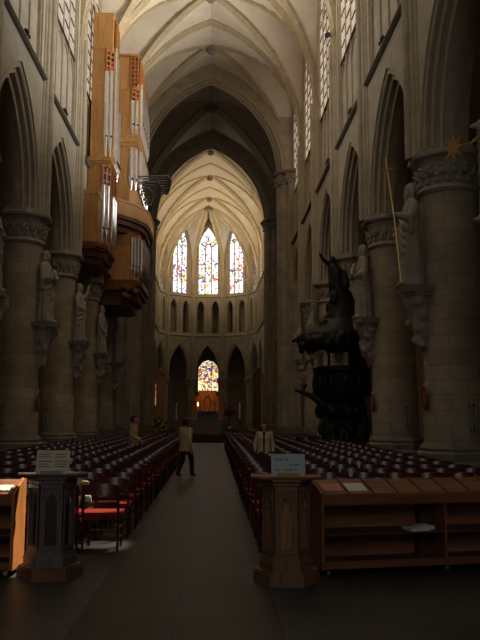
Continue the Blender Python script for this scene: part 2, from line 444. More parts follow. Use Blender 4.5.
def elevation_bay(wmb, F, half, wall, arc, win, zstr, zsill, gm, lights, arcsteps, d=.14, ztop=26.2, trif=None):
    arch = lancet(arc['a'], arc['zs'], arc['h'])
    wall_open(wmb, F, -half, half, arc['zs'] - .05, zstr + .1, arch, arc['zs'] - .05)
    mo = arch_orders(F, arc['a'], arc['zs'], arc['h'], arcsteps, zfoot=arc['zs'] - .05)
    mo.build('arch_moulding', M['moulding'], wall, 35)
    # upper recess: blind arcade below, clerestory window above
    wa = lancet(win['a'], win['zs'], win['h'])
    wall_open(wmb, F, -half, half, zstr + .1, ztop, wa, zstr + .15)
    rv = arch_orders(F, win['a'], win['zs'], win['h'], [(.0, .05), (.10, .05), (.10, d + .06)], roll=.05, zfoot=zstr + .15)
    rv.build('window_reveal', M['moulding'], wall, 35)
    a2 = win['a'] - .10
    q = [(-a2, zstr + .1), (a2, zstr + .1), (a2, zsill), (-a2, zsill)]
    wmb.quad(*[F.P(u, z, d + .02) for u, z in q], q)
    wmb.quad(F.P(-a2, zsill, d + .05), F.P(a2, zsill, d + .05), F.P(a2, zsill - .12, .04), F.P(-a2, zsill - .12, .04))
    window_unit(F, a2, win['zs'], math.sqrt((a2 + (win['a'] ** 2 + win['h'] ** 2) / (2 * win['a']) - win['a']) ** 2 - ((win['a'] ** 2 + win['h'] ** 2) / (2 * win['a']) - win['a']) ** 2), zsill, d, lights, gm, zfoot=zstr + .15)

STEPS = [(0.0, .06), (.14, .20), (.30, .38), (.44, .56), (.44, .68), (.30, .86), (.14, 1.04), (0.0, 1.2)]
walls = {}
for sx, side in ((-1, 'left'), (1, 'right')):
    wmb = MB(); root = link('wall_%s' % side, bpy.data.meshes.new('wall')); root['kind'] = 'structure'
    for k in range(1, 8):
        yc = BAY * (k + .5)
        F = Frame((sx * XW, yc, 0), (0, 1, 0), (sx, 0, 0))
        elevation_bay(wmb, F, BAY / 2, root, ARC, WIN, ZSTR, ZSILL, g_nave_l if sx < 0 else g_nave_r, 4, STEPS)
        string_course(F, -BAY / 2 + .42, BAY / 2 - .42, ZSTR)
        # aisle face of the wall
        FA = Frame((sx * (XW + 1.2), yc, 0), (0, 1, 0), (sx, 0, 0))
        wall_open(wmb, FA, -BAY / 2, BAY / 2, ARC['zs'] - .05, 14, lancet(ARC['a'], ARC['zs'], ARC['h']), ARC['zs'] - .05)
    # aisle outer wall
    wmb.quad((sx * 11.6, -3, 0), (sx * 11.6, YP1, 0), (sx * 11.6, YP1, 14), (sx * 11.6, -3, 14))
    me = wmb.mesh('wall_%s' % side, fix=False); me.materials.append(M['wall']); old = root.data; root.data = me; bpy.data.meshes.remove(old)
    # wall shafts rising from every capital to the vault
    for k in range(1, 8):
        y = BAY * k; mb = MB()
        for (dx, dy, r) in ((-.16, 0, .13), (-.06, -.20, .10), (-.06, .20, .10), (0, -.35, .07), (0, .35, .07)):
            mb.tube([(sx * (XW + dx), y + dy, 8.1), (sx * (XW + dx), y + dy, SP)], r, 10)
        mb.build('wall_shaft', M['moulding'], root, 40)
    walls[side] = root
    # aisle ceiling
# west front behind the entrance, with an unseen window added to light the foreground
wm = MB(); FW = Frame((0, -9, 0), (1, 0, 0), (0, -1, 0)); WA = lancet(2.5, 13.5, 5.0)
wall_open(wm, FW, -16, 16, 0, 26, WA, 5.5)
wback = struct('wall_west', wm, M['stone'])
arch_orders(FW, 2.5, 13.5, 5.0, [(0, .1), (.15, .25), (.15, .5)], roll=.08, zfoot=5.5).build('window_reveal', M['moulding'], wback, 35)
window_unit(FW, 2.34, 13.5, 4.8, 5.5, .3, 4, glass_mat('west_fill_glass', (1.0, .93, .86), 2.9, .3, .4), True)
# ------------------------------------------------------------------ vaults
RIB = [(-.20, -.06), (-.20, .10), (-.12, .16), (-.09, .30), (.09, .30), (.12, .16), (.20, .10), (.20, -.06)]
TRV = [(-.34, -.06), (-.34, .16), (-.20, .24), (-.16, .42), (.16, .42), (.20, .24), (.34, .16), (.34, -.06)]
ceil_mb = MB(); ceiling = link('ceiling', bpy.data.meshes.new('ceiling')); ceiling['kind'] = 'structure'
def vz(u, sp=SP, h=HV - SP): return sp + h * P1(min(1, abs(u)))
def vault_bay(y0, y1, hx, sp=SP, h=HV - SP, nx=20, ny=16, mb=ceil_mb, cx=lambda y: 0.0):
    ym = (y0 + y1) / 2; hy = (y1 - y0) / 2
    V = []
    for j in range(ny + 1):
        y = y0 + (y1 - y0) * j / ny
        for i in range(nx + 1):
            x = -hx + 2 * hx * i / nx
            u = min(abs(x) / hx, abs(y - ym) / hy)
            V.append((x + cx(y), y, vz(u, sp, h)))
    W = nx + 1
    mb.add(V, [(j * W + i, j * W + i + 1, (j + 1) * W + i + 1, (j + 1) * W + i) for j in range(ny) for i in range(nx)])
def curve_rib(p0, p1, sp=SP, h=HV - SP, prof=RIB, parent=None, n=26, name='vault_rib'):
    """pointed rib from wall point p0 over the crown to p1 (plan points)"""
    p0 = Vector((p0[0], p0[1], 0)); p1 = Vector((p1[0], p1[1], 0)); pts = []
    for i in range(n + 1):
        u = -math.cos(PI * i / n)
        p = (p0 + p1) / 2 + (p1 - p0) / 2 * u; p.z = vz(u, sp, h) ; pts.append(p)
    d = (p1 - p0).normalized(); B = Vector((-d.y, d.x, 0))
    mb = MB(); mb.sweep(pts, [(b, n_) for b, n_ in prof], -B)
    return mb.build(name, M['rib'], parent or ceiling, 40)
def boss(x, y, z, r=.27, parent=None):
    mb = MB(); mb.lathe([(.05, -.52), (r * .7, -.50), (r, -.38), (r * .8, -.28), (r * 1.05, -.2), (r * .9, 0)], (x, y, z), 14, rfun=lambda t, z: 1 + .08 * math.cos(6 * t))
    return mb.build('vault_boss', M['base'], parent or ceiling, 40)
for k in range(1, 8):
    y0, y1 = BAY * k, BAY * (k + 1)
    vault_bay(y0, y1, XW)
    curve_rib((-XW, y0), (XW, y1)); curve_rib((XW, y0), (-XW, y1))
    if k > 1: curve_rib((-XW, y0), (XW, y0), prof=TRV, name='transverse_arch')
    for sx in (-1, 1): 
        pass
    boss(0, (y0 + y1) / 2, HV)
# crossing
vault_bay(YP1, YP2, 5.8, nx=24, ny=24)
curve_rib((-5.8, YP1), (5.8, YP2), prof=TRV); curve_rib((5.8, YP1), (-5.8, YP2), prof=TRV); boss(0, 54.45, HV, .55)
# choir
YCH = [YP2, YP2 + 7.3, YP2 + 14.6, YAP]; XCH = 5.5
for i in range(3):
    y0, y1 = YCH[i], YCH[i + 1]; c0, c1 = bend(y0 + .001), bend(y1)
    vault_bay(y0, y1, XCH, cx=bend)
    curve_rib((c0 - XCH, y0), (c1 + XCH, y1)); curve_rib((c0 + XCH, y0), (c1 - XCH, y1))
    curve_rib((c1 - XCH, y1), (c1 + XCH, y1), prof=RIB if i < 2 else TRV, name='transverse_arch')
    boss((c0 + c1) / 2, (y0 + y1) / 2, HV)
CXA = bend(YAP + 4)
RV = RAP / math.cos(R(18))
def apse_pt(ang, r): return Vector((CXA + r * math.sin(ang), YAP + r * math.cos(ang), 0))
def apse_vault():
    mb = ceil_mb; nr, nt = 12, 10
    for s in range(5):
        th0 = R(-90 + 36 * s)
        V = []
        for j in range(nr + 1):
            for i in range(nt + 1):
                d = (i / nt - .5) * 36; rad = RAP / math.cos(R(d)) * j / nr
                u = min(j / nr, abs(d) / 18)
                p = apse_pt(th0 + R(18 + d), rad); p.z = vz(u); V.append(p)
        W = nt + 1
        mb.add(V, [(j * W + i, j * W + i + 1, (j + 1) * W + i + 1, (j + 1) * W + i) for j in range(nr) for i in range(nt)])
    for s in range(6):
        th = R(-90 + 36 * s); pts = []
        for i in range(17):
            u = math.sin(PI / 2 * i / 16)
            p = apse_pt(th, RV * (1 - u) if False else RV * math.cos(PI / 2 * i / 16)); p.z = vz(math.cos(PI / 2 * i / 16)); pts.append(p)
        d = (apse_pt(th, 1) - apse_pt(th, 0)).normalized(); B = Vector((-d.y, d.x, 0))
        m2 = MB(); m2.sweep(pts, RIB, B); m2.build('vault_rib', M['rib'], ceiling, 40)
apse_vault(); boss(CXA, YAP, HV, .5)
# aisle, transept and ambulatory ceilings
for sx in (-1, 1):
    ceil_mb.quad((sx * 6.6, -3, 13.2), (sx * 11.6, -3, 13.2), (sx * 11.6, YP1, 13.2), (sx * 6.6, YP1, 13.2))
    ceil_mb.quad((sx * 5.8, YP1, 25), (sx * 16, YP1, 25), (sx * 16, YP2, 25), (sx * 5.8, YP2, 25))
    ceil_mb.quad((sx * 6.0, YP2, 11.5), (sx * 16, YP2, 11.5), (sx * 16, 94, 11.5), (sx * 6.0, 94, 11.5))
ceil_mb.quad((-6, 88.5, 11.5), (6, 88.5, 11.5), (6, 101, 11.5), (-6, 101, 11.5))
me = ceil_mb.mesh('ceiling', fix=False, smooth=30); me.materials.append(M['plaster']); ceiling.data = me

# ------------------------------------------------------------------ crossing arches, transept, choir walls
FX = []
cw = MB()
cwall = link('wall_crossing', bpy.data.meshes.new('w')); cwall['kind'] = 'structure'
for (yy, cx, sgn, nm) in ((YP1, 0, 1, 'w'), (YP2, -.05, -1, 'e')):
    A = dict(a=4.95, zs=SP + .1, h=6.9)
    for dd, s2 in ((-.62, 1), (.62, -1)):
        F = Frame((cx, yy + dd, 0), (1, 0, 0), (0, s2, 0))
        wall_open(cw, F, -6.6, 6.6, 17, 26, lancet(A['a'], A['zs'], A['h']), 17)
    F = Frame((cx, yy - .62, 0), (1, 0, 0), (0, 1, 0))
    arch_orders(F, A['a'], A['zs'], A['h'], [(0, .05), (.18, .22), (.36, .40), (.50, .55), (.50, .69), (.36, .84), (.18, 1.02), (0, 1.24)], roll=.09, zfoot=17.0, n=16).build('arch_moulding', M['moulding'], cwall, 35)
for sx in (-1, 1):
    F = Frame((sx * 5.8, 54.45, 0), (0, 1, 0), (sx, 0, 0))
    wall_open(cw, F, -6.05, 6.05, 17, 26, lancet(4.9, SP + .1, 6.9), 17)
    arch_orders(F, 4.9, SP + .1, 6.9, [(.0, .1), (.25, .3), (.25, .9)], roll=.09, zfoot=17, n=14).build('arch_moulding', M['moulding'], cwall, 35)
    cw.quad((sx * 7.0, YP1, 0), (sx * 16, YP1, 0), (sx * 16, YP1, 26), (sx * 7.0, YP1, 26))
    cw.quad((sx * 7.0, YP2, 11), (sx * 16, YP2, 11), (sx * 16, YP2, 26), (sx * 7.0, YP2, 26))
    cw.quad((sx * 16, YP1, 0), (sx * 16, 94, 0), (sx * 16, 94, 26), (sx * 16, YP1, 26))
me = cw.mesh('wall_crossing', fix=False); me.materials.append(M['stone']); cwall.data = me

# choir and apse elevations
CARC = dict(a=1.5, zs=6.7, h=3.4)
st_c = [stained_mat('stained_glass_centre', 1.75, 3.1, .46), stained_mat('stained_glass_north', 1.75, 11.7, .44, (.92, .97, 1.08)), stained_mat('stained_glass_south', 1.75, 23.3, .44)]
chw = MB(); chroot = link('wall_choir', bpy.data.meshes.new('w')); chroot['kind'] = 'structure'
g_side = stained_mat('stained_glass_side', .25, 14.2, .6, (.9, .75, .5))
CST = [(0, .06), (.10, .16), (.18, .30), (.18, .5), (.10, .66), (0, .8)]
def triforium(F, half, z0, z1, n, a, ex=0):
    """open gallery arcade: dark lancets between little shafts"""
    w = 2 * half / n
    for i in range(n):
        uc = -half + w * (i + .5)
        f2 = Frame(F.P(uc, 0, 0), F.U, F.N)
        ar = lancet(a, z1 - 1.35, 1.05, 6)
        wall_open(chw, f2, -w / 2, w / 2, z0, z1, ar, z0 + .35)
        arch_orders(f2, a, z1 - 1.35, 1.05, [(0, .05), (.08, .12), (.08, .55)], roll=.04, zfoot=z0 + .35, n=6).build('triforium_arch', M['moulding'], chroot, 35)
    mb = MB()
    for i in range(n + 1):
        u = -half + w * i; mb.tube([F.P(u, z0 + .3, -.04), F.P(u, z1, -.04)], .07, 8)
    mb.build('triforium_shaft', M['moulding'], chroot, 40)
    D = 2.6; e = half + ex * D
    chw.quad(F.P(-e, z0, D), F.P(e, z0, D), F.P(e, z1, D), F.P(-e, z1, D))
    for z in (z0 + .02, z1 - .02): chw.quad(F.P(-half - ex * .5, z, .5), F.P(half + ex * .5, z, .5), F.P(e, z, D), F.P(-e, z, D))
def choir_bay(F, half, arc, wa, gm, lights, bars=True, apse=False):
    wall_open(chw, F, -half, half, 5.8, 11.0, lancet(arc['a'], arc['zs'], arc['h']), 5.8)
    arch_orders(F, arc['a'], arc['zs'], arc['h'], CST, zfoot=5.8).build('arch_moulding', M['moulding'], chroot, 35)
    string_course(F, -half, half, 10.9, 'moulding', .14, .18)
    triforium(F, half * .96, 11.0, 15.6, 2 if apse else 4, .52 if apse else .5, .40 if apse else .02)
    string_course(F, -half, half, 15.55, 'moulding', .22, .25)
    zs = 24.2 - wa * 2.4; h = wa * 2.4
    wall_open(chw, F, -half, half, 15.6, 26.2, lancet(wa, zs, h), 15.98)
    arch_orders(F, wa, zs, h, [(0, .12), (.10, .12), (.10, .34)], roll=.05, zfoot=15.98).build('window_reveal', M['moulding'], chroot, 35)
    if apse:   # outer hood arch around the window
        hood = [F.P(u, z, -.05) for u, z in [(-wa - .28, 15.9)] + lancet(wa + .28, zs, (wa + .28) * 2.15) + [(wa + .28, 15.9)]]
        mb = MB(); mb.sweep(hood, [(.09 * math.cos(2 * PI * k / 8), .09 * math.sin(2 * PI * k / 8)) for k in range(8)], F.N); mb.build('window_shaft', M['moulding'], chroot, 40)
    a2 = wa - .10; c = (wa * wa + h * h) / (2 * wa) - wa; h2 = math.sqrt((a2 + c) ** 2 - c * c)
    window_unit(F, a2, zs, h2, 16.0, .25, lights, gm, bars, mw=.15 if apse else .08)
for i in range(3):
    y0, y1 = YCH[i], YCH[i + 1]; ym = (y0 + y1) / 2
    for sx in (-1, 1):
        F = Frame((bend(ym) + sx * XCH, ym, 0), (-.0145, 1, 0), (sx, 0, 0))
        choir_bay(F, 3.65, dict(a=2.7, zs=6.1, h=3.8), 1.9, g_choir, 4)
for s in range(5):
    th = R(-72 + 36 * s); c = apse_pt(th, RAP)
    F = Frame(c, (math.cos(th), -math.sin(th), 0), (math.sin(th), math.cos(th), 0))
    gm = st_c[0] if s == 2 else (st_c[1] if s == 1 else (st_c[2] if s == 3 else g_side))
    choir_bay(F, RV * math.sin(R(18)), CARC, 1.22 if s == 2 else 1.05, gm, 3, True, True)
for s in range(6):                                    # vault shafts between the apse windows
    th = R(-90 + 36 * s); p = apse_pt(th, RV - .12); mb = MB()
    for d in (-.17, 0, .17):
        q = p + Vector((math.cos(th), -math.sin(th), 0)) * d + (apse_pt(th, 1) - apse_pt(th, 0)) * (-.07 if d == 0 else 0)
        mb.tube([(q.x, q.y, 6.7), (q.x, q.y, SP)], .09, 8)
    mb.lathe([(.22, SP - .4), (.34, SP), (.34, SP + .1)], (p.x, p.y, 0), 10)
    mb.build('vault_shaft', M['moulding'], chroot, 40)
# ambulatory outer wall with the opening of the axial chapel
RA2 = 10.8
prev = None
for i in range(41):
    th = R(-90 + 180 * i / 40); p = Vector((CXA + RA2 * math.sin(th), YAP + RA2 * math.cos(th), 0))
    if prev is not None and abs((p.x + prev.x) / 2 - CXA) > 2.0:
        chw.quad(prev, p, p + Vector((0, 0, 11.6)), prev + Vector((0, 0, 11.6)))
    prev = p
for sx in (-1, 1):
    chw.quad((CXA + sx * 2.0, 92.8, 0), (CXA + sx * 2.0, 100.2, 0), (CXA + sx * 2.0, 100.2, 11.6), (CXA + sx * 2.0, 92.8, 11.6))
FE = Frame((CXA, 92.9, 0), (1, 0, 0), (0, 1, 0))
wall_open(chw, FE, -2.1, 2.1, 0, 11.6, lancet(1.55, 6.9, 1.75), 0)
arch_orders(FE, 1.55, 6.9, 1.75, [(0, .1), (.1, .2), (.1, .5)], roll=.05, zfoot=0).build('arch_moulding', M['moulding'], chroot, 35)
FC = Frame((CXA, 100.2, 0), (1, 0, 0), (0, 1, 0))
wall_open(chw, FC, -2.0, 2.0, 0, 11.6, lancet(1.4, 7.6, 1.5), 4.9)
arch_orders(FC, 1.4, 7.6, 1.5, [(0, .1), (.08, .1), (.08, .3)], roll=.04, zfoot=4.9).build('window_reveal', M['moulding'], chroot, 35)
window_unit(FC, 1.32, 7.6, 1.42, 4.9, .2, 3, stained_mat('stained_glass_chapel', 1.1, 5.5, .62, (1, .86, .50)), True)
g_red = stained_mat('stained_glass_red', .35, 17.6, .7, (1, .45, .25))
for ang in (-39, 39):
    th = R(ang); c = Vector((CXA + (RA2 - .06) * math.sin(th), YAP + (RA2 - .06) * math.cos(th), 0))
    F = Frame(c, (math.cos(th), -math.sin(th), 0), (math.sin(th), math.cos(th), 0))
    window_unit(F, .75, 4.9, 1.6, 2.9, -.02, 2, g_red, True)
me = chw.mesh('wall_choir', fix=False); me.materials.append(M['stone']); chroot.data = me
#@@PART2@@
ZL = {-1: 4.60, 1: 4.80}
def colx(sx): return -XC if sx < 0 else XC + .16
# ------------------------------------------------------------------ columns with consoles
def lobed(t, z): return 1 + .05 * math.cos(8 * t)
def crocket(z0, z1, r0, r1, n, s=1.0):
    mb = MB()
    for row, (z, r, m) in enumerate(((z0, r0, n), ((z0 + z1) / 2, (r0 + r1) / 2, n))):
        for k in range(m):
            t = 2 * PI * (k + .5 * row) / m
            mb.ell((r * math.cos(t), r * math.sin(t), z), (.10 * s, .10 * s, .16 * s), 7, 5)
            mb.ell(((r + .07 * s) * math.cos(t), (r + .07 * s) * math.sin(t), z + .13 * s), (.085 * s, .085 * s, .07 * s), 7, 5)
    return mb
def make_column():
    root = thing('stone_column', 'x', 'column', kind='thing')
    b = MB(); b.lathe([(1.02, 0), (1.02, .55), (.94, .62), (.94, .78), (.86, .84), (.88, .90), (.80, 1.0), (.745, 1.06)], n=8, a0=PI / 8)
    b.build('base', M['base'], root)
    s = MB(); s.lathe([(.745, .9), (.735, 2.42), (.715, 2.47), (.70, 2.55), (.685, 7.25)], n=40, caps=False)
    s.build('shaft', M['stone'], root, 40)
    c = MB(); c.lathe([(.68, 7.1), (.75, 7.14), (.78, 7.20), (.75, 7.26), (.69, 7.29), (.70, 7.55), (.76, 7.62), (.78, 7.68), (.72, 7.72), (.76, 7.9), (.86, 7.98)], n=32, caps=False)
    cap = c.build('capital', M['carved'], root, 40)
    fo = crocket(7.42, 7.84, .72, .80, 17, .72); fo.build('capital_foliage', M['carved'], cap, 50)
    ab = MB(); ab.lathe([(.88, 7.95), (.97, 8.0), (.99, 8.08), (.94, 8.12), (.94, 8.22)], n=8, a0=PI / 8); ab.build('abacus', M['carved'], cap)
    return root
def make_console(root, sx, seed):
    """carved bracket on the nave side of the shaft"""
    r = random.Random(seed); mb = MB(); x0 = -sx * .66
    mb.loft([(x0, 0, 3.25, .05, .07), (x0 - sx * .08, 0, 3.45, .16, .17), (x0 - sx * .12, 0, 3.8, .20, .22), (x0 - sx * .16, 0, 4.15, .26, .27), (x0 - sx * .22, 0, 4.5, .36, .38), (x0 - sx * .24, 0, 4.66, .40, .44)], 14)
    for i in range(26):
        z = r.uniform(3.35, 4.55); k = (z - 3.2) / 1.4; t = r.uniform(0, 2 * PI); rr = .10 + .28 * k
        mb.ell((x0 - sx * (.08 + .14 * k) + rr * math.cos(t), rr * math.sin(t), z), (r.uniform(.06, .13), r.uniform(.06, .13), r.uniform(.08, .18)), 8, 6)
    o = fuse(mb, 'console', M['carved'], root, .035, 2)
    lg = MB(); pl = [(-sx * .5, -.46), (-sx * 1.12, -.46), (-sx * 1.28, -.25), (-sx * 1.28, .25), (-sx * 1.12, .46), (-sx * .5, .46)]
    lg.prism(pl, 4.66, 4.80); lg.prism([(x * .96, y * .88) for x, y in pl], 4.56, 4.66); lg.build('ledge', M['string'], o); return o
ordw = ['first', 'second', 'third', 'fourth', 'fifth', 'sixth', 'seventh', 'eighth', 'ninth', 'tenth', 'eleventh', 'twelfth', 'thirteenth', 'fourteenth', 'fifteenth', 'sixteenth',
        'seventeenth', 'eighteenth', 'nineteenth', 'twentieth', 'twenty-first', 'twenty-second', 'twenty-third', 'twenty-fourth']
COLLAB = {(-1, 3): 'nearest fully seen column on the organ side, its statue with folded arms', (-1, 2): 'partly cut off column before the organ, nearest on that side',
          (-1, 4): 'second column along the organ side, its statue reading a book', (-1, 5): 'third column on the organ side, just before the organ case',
          (-1, 6): 'fourth column on the organ side, its statue raising one arm', (-1, 7): 'last round column on the organ side, next to the crossing pier',
          (1, 3): 'large round column on the pulpit side whose statue holds a long gilt staff', (1, 2): 'column at the frame edge on the pulpit side, behind the gilt star',
          (1, 4): 'round stone column between the black pulpit and the staff-bearing statue', (1, 5): 'round stone column standing directly behind the black pulpit',
          (1, 6): 'round stone column just beyond the black pulpit', (1, 7): 'last round column on the pulpit side, next to the crossing pier'}
col0 = make_column(); first = True
for sx in (-1, 1):
    for k in range(2, 8):
        lab = 'round stone ' + COLLAB[(sx, k)] if not COLLAB[(sx, k)].startswith(('round', 'large')) else COLLAB[(sx, k)]
        lab = lab.replace('round stone partly', 'partly').replace('round stone nearest', 'nearest').replace('round stone column', 'round stone column')
        if first: c = col0; c.location = (colx(sx), BAY * k, 0); c['label'] = lab; first = False
        else: c = dup(col0, (colx(sx), BAY * k, 0), 0, lab)
        c['group'] = 'round nave columns'
        tag(c, kind='thing')
cols_done = [o for o in COL.objects if o.name.startswith('stone_column')]
for c in cols_done:
    sx = 1 if c.location.x > 0 else -1
    co_ = make_console(c, sx, int(c.location.y * 10) + sx); co_.location.z = ZL[sx] - 4.80

# ------------------------------------------------------------------ compound piers of the crossing
def make_pier():
    root = thing('crossing_pier', 'x', 'pier', kind='thing')
    def rf(t, z): return 1 + .07 * math.cos(12 * t) + .03 * math.cos(4 * t)
    b = MB(); b.lathe([(1.55, 0), (1.55, .5), (1.47, .6), (1.47, .9), (1.36, 1.05)], n=16); b.build('base', M['base'], root)
    s = MB(); s.lathe([(1.24, .95), (1.24, 17.05)], n=96, caps=False, rfun=rf); s.build('shaft', M['stone'], root, 50)
    c = MB(); c.lathe([(1.24, 16.75), (1.36, 16.8), (1.30, 16.9), (1.28, 17.05), (1.38, 17.25), (1.54, 17.40)], n=96, caps=False, rfun=rf)
    cp = c.build('capital', M['carved'], root, 50)
    f = crocket(17.0, 17.3, 1.33, 1.45, 22); f.build('capital_foliage', M['carved'], cp, 50)
    a = MB(); a.lathe([(1.5, 17.36), (1.68, 17.42), (1.68, 17.54), (1.6, 17.62)], n=16); a.build('abacus', M['base'], cp)
    return root
p0 = make_pier(); p0.location = (-5.75, YP1, 0); p0['label'] = 'tall clustered stone pier at the crossing beyond the organ case'
for loc, lab in (((5.75, YP1, 0), 'tall clustered stone pier at the crossing on the pulpit side'), ((-5.85, YP2, 0), 'clustered pier at the choir entrance, on the organ side'), ((5.75, YP2, 0), 'clustered pier at the choir entrance, on the pulpit side')):
    tag(dup(p0, loc, 0, lab), kind='thing')
for o in COL.objects:
    if o.name.startswith('crossing_pier'): o['group'] = 'crossing piers'
# choir arcade columns
def make_ccol():
    root = thing('choir_column', 'x', 'column', kind='thing')
    b = MB(); b.lathe([(.78, 0), (.78, .5), (.66, .62), (.66, .8), (.58, .9)], n=8, a0=PI / 8); b.build('base', M['base'], root)
    s = MB(); s.lathe([(.54, .85), (.52, 5.15)], n=28, caps=False); s.build('shaft', M['stone'], root, 40)
    c = MB(); c.lathe([(.52, 5.05), (.6, 5.1), (.55, 5.2), (.56, 5.4), (.74, 5.75), (.80, 5.8), (.80, 5.95)], n=28, caps=False, rfun=lobed); cp = c.build('capital', M['carved'], root, 40)
    f = crocket(5.38, 5.66, .6, .68, 10); f.build('capital_foliage', M['carved'], cp, 50)
    return root
cc = make_ccol(); fst = True
CL = ['round choir column at the outer end of the apse, organ side', 'round apse column left of the altar-piece, second from it', 'round apse column immediately left of the altar-piece',
      'round apse column immediately right of the altar-piece', 'round apse column right of the altar-piece, second from it', 'round choir column at the outer end of the apse, pulpit side']
spots = [(apse_pt(R(-90 + 36 * s), RV + .38), CL[s]) for s in range(6)]
for i in (1, 2):
    for sx, sd in ((-1, 'organ'), (1, 'pulpit')):
        spots.append((Vector((bend(YCH[i]) + sx * (XCH + .38), YCH[i], 0)), 'round choir column on the %s side, %s past the choir entrance pier' % (sd, ordw[i - 1])))
for p, lab in spots:
    if fst: cc.location = p; cc['label'] = lab; c = cc; fst = False
    else: c = dup(cc, p, 0, lab)
    tag(c, kind='thing', group='choir columns')

# ------------------------------------------------------------------ apostle statues (one carved stone figure each)
def statue_mesh(name, seed, pose, H=2.15):
    """robed figure facing -Y, feet at z=0"""
    r = random.Random(seed); mb = MB(); S = H / 2.15
    lean = r.uniform(-.04, .04)
    rings = [(0, 0, 0, .34, .27), (0, 0, .10, .345, .275), (.01, -.01, .45, .31, .25), (.02, -.01, .85, .29, .23), (.02 + lean, 0, 1.12, .265, .205), (lean, 0, 1.38, .285, .20), (lean, .01, 1.60, .30, .185), (lean, .02, 1.72, .24, .15), (lean, .02, 1.79, .11, .10)]
    mb.loft(rings, 28)
    mb.cap((lean, .01, 1.74), (lean, -.02, 1.90), .075, .07)
    hx, hz = lean, 1.97
    mb.ell((hx, -.02, hz), (.105, .125, .145), 16, 12)
    mb.ell((hx, -.15, hz - .01), (.018, .035, .035), 8, 6)                      # nose
    mb.ell((hx, -.11, hz - .10), (.06, .05, .06), 10, 8)                        # chin
    if r.random() < .75: mb.loft([(hx, -.11, hz - .28, .03, .025), (hx, -.12, hz - .18, .07, .05), (hx, -.10, hz - .06, .085, .05)], 10)   # beard
    mb.ell((hx, .03, hz + .03), (.125, .125, .14), 12, 9)                       # hair
    for sg in (-1, 1): mb.ell((hx + sg * .115, .02, hz - .1), (.04, .06, .10), 8, 6)
    def hand(p, d):
        p = Vector(p); d = Vector(d).normalized(); side = d.cross(Vector((0, 0, 1))).normalized() if abs(d.z) < .9 else Vector((1, 0, 0))
        mb.cap(p, p + d * .08, .042, .045, 8)
        for i in range(4):
            a = p + d * .09 + side * (.028 * (i - 1.5)); mb.cap(a, a + d * (.075 - .008 * abs(i - 1.4)) + Vector((0, 0, -.02)), .014, .012, 6)
        mb.cap(p + side * .035, p + side * .075 + d * .05, .015, .013, 6)
    def arm(sg, el, wr):
        sh = (lean + sg * .27, .01, 1.60); mb.cap(sh, el, .115, .10); mb.cap(el, wr, .105, .075)
        d = Vector(wr) - Vector(el); hand(Vector(wr) + d.normalized() * .05, d)
        e = Vector(el); mb.cap(e, e + Vector((0, .02, -.28)), .09, .05)         # hanging sleeve
    if pose == 'folded':
        arm(-1, (-.36, -.06, 1.24), (.02, -.25, 1.22)); arm(1, (.36, -.06, 1.26), (-.02, -.27, 1.30))
    elif pose == 'book':
        arm(-1, (-.36, -.04, 1.26), (-.10, -.30, 1.28)); arm(1, (.37, -.05, 1.27), (.12, -.29, 1.20))
        mb.box((.0, -.36, 1.38), (.30, .07, .36), Matrix.Rotation(R(-20), 4, 'X').to_3x3())
    elif pose == 'raised':
        arm(-1, (-.34, -.04, 1.26), (-.05, -.26, 1.16)); arm(1, (.46, -.12, 1.72), (.50, -.22, 2.02))
    elif pose == 'staff':
        arm(-1, (-.36, -.06, 1.26), (-.16, -.30, 1.12)); arm(1, (.36, -.14, 1.34), (.27, -.40, 1.40))
    else:
        arm(-1, (-.37, -.02, 1.22), (-.26, -.22, .98)); arm(1, (.36, -.06, 1.28), (.05, -.28, 1.40))
    # mantle: long folds and a swag across the body
    for i in range(15):
        t = 2 * PI * i / 15 + r.uniform(-.12, .12); k = r.uniform(.9, 1.06); zt = r.uniform(.9, 1.5)
        mb.tube([(.345 * k * math.cos(t), .275 * k * math.sin(t), .02), (.31 * math.cos(t + .05), .25 * math.sin(t + .05), zt * .5), (.25 * math.cos(t + .1) + lean * .5, .19 * math.sin(t + .1), zt)], [.045, .04, .018], 7)
    sg = r.choice((-1, 1))
    for i in range(4):
        z = 1.45 - .17 * i
        mb.tube([(sg * .28, -.05, z + .10), (sg * .1, -.23 - .02 * i, z - .05), (-sg * .14, -.24, z - .26), (-sg * .3, -.08, z - .34)], [.04, .05, .05, .035], 7)
    for s2 in (-1, 1): mb.ell((s2 * .13, -.27, .05), (.065, .13, .05), 10, 6)
    if S != 1: mb.xf(Matrix.Scale(S, 4))
    return mb
STAT = {(-1, 3): ('folded', 2.2, 'grey stone robed statue with folded arms, on the nearest full column of the organ side'),
        (-1, 2): ('plain', 2.3, 'grey stone robed statue half cut off above the pale bookcase end'),
        (-1, 4): ('book', 2.1, 'stone robed statue holding an open book, second along the organ side'),
        (-1, 5): ('raised', 2.1, 'stone statue raising one arm just below the organ case'),
        (-1, 6): ('plain', 2.1, 'stone robed statue under the organ, beyond the one raising an arm'),
        (-1, 7): ('folded', 2.0, 'dim stone statue on the last column before the crossing, organ side'),
        (1, 3): ('staff', 2.35, 'tall stone robed statue holding a long gilt cross staff'),
        (1, 2): ('folded', 2.4, 'stone robed statue holding up a gilt star at the frame edge'),
        (1, 4): ('book', 2.2, 'stone statue with a book, on the column between pulpit and staff bearer'),
        (1, 5): ('plain', 2.1, 'stone robed statue on the column behind the black pulpit'),
        (1, 6): ('raised', 2.1, 'dim stone statue with a raised arm, just past the black pulpit'),
        (1, 7): ('folded', 2.0, 'dim stone statue on the last column before the crossing, pulpit side')}
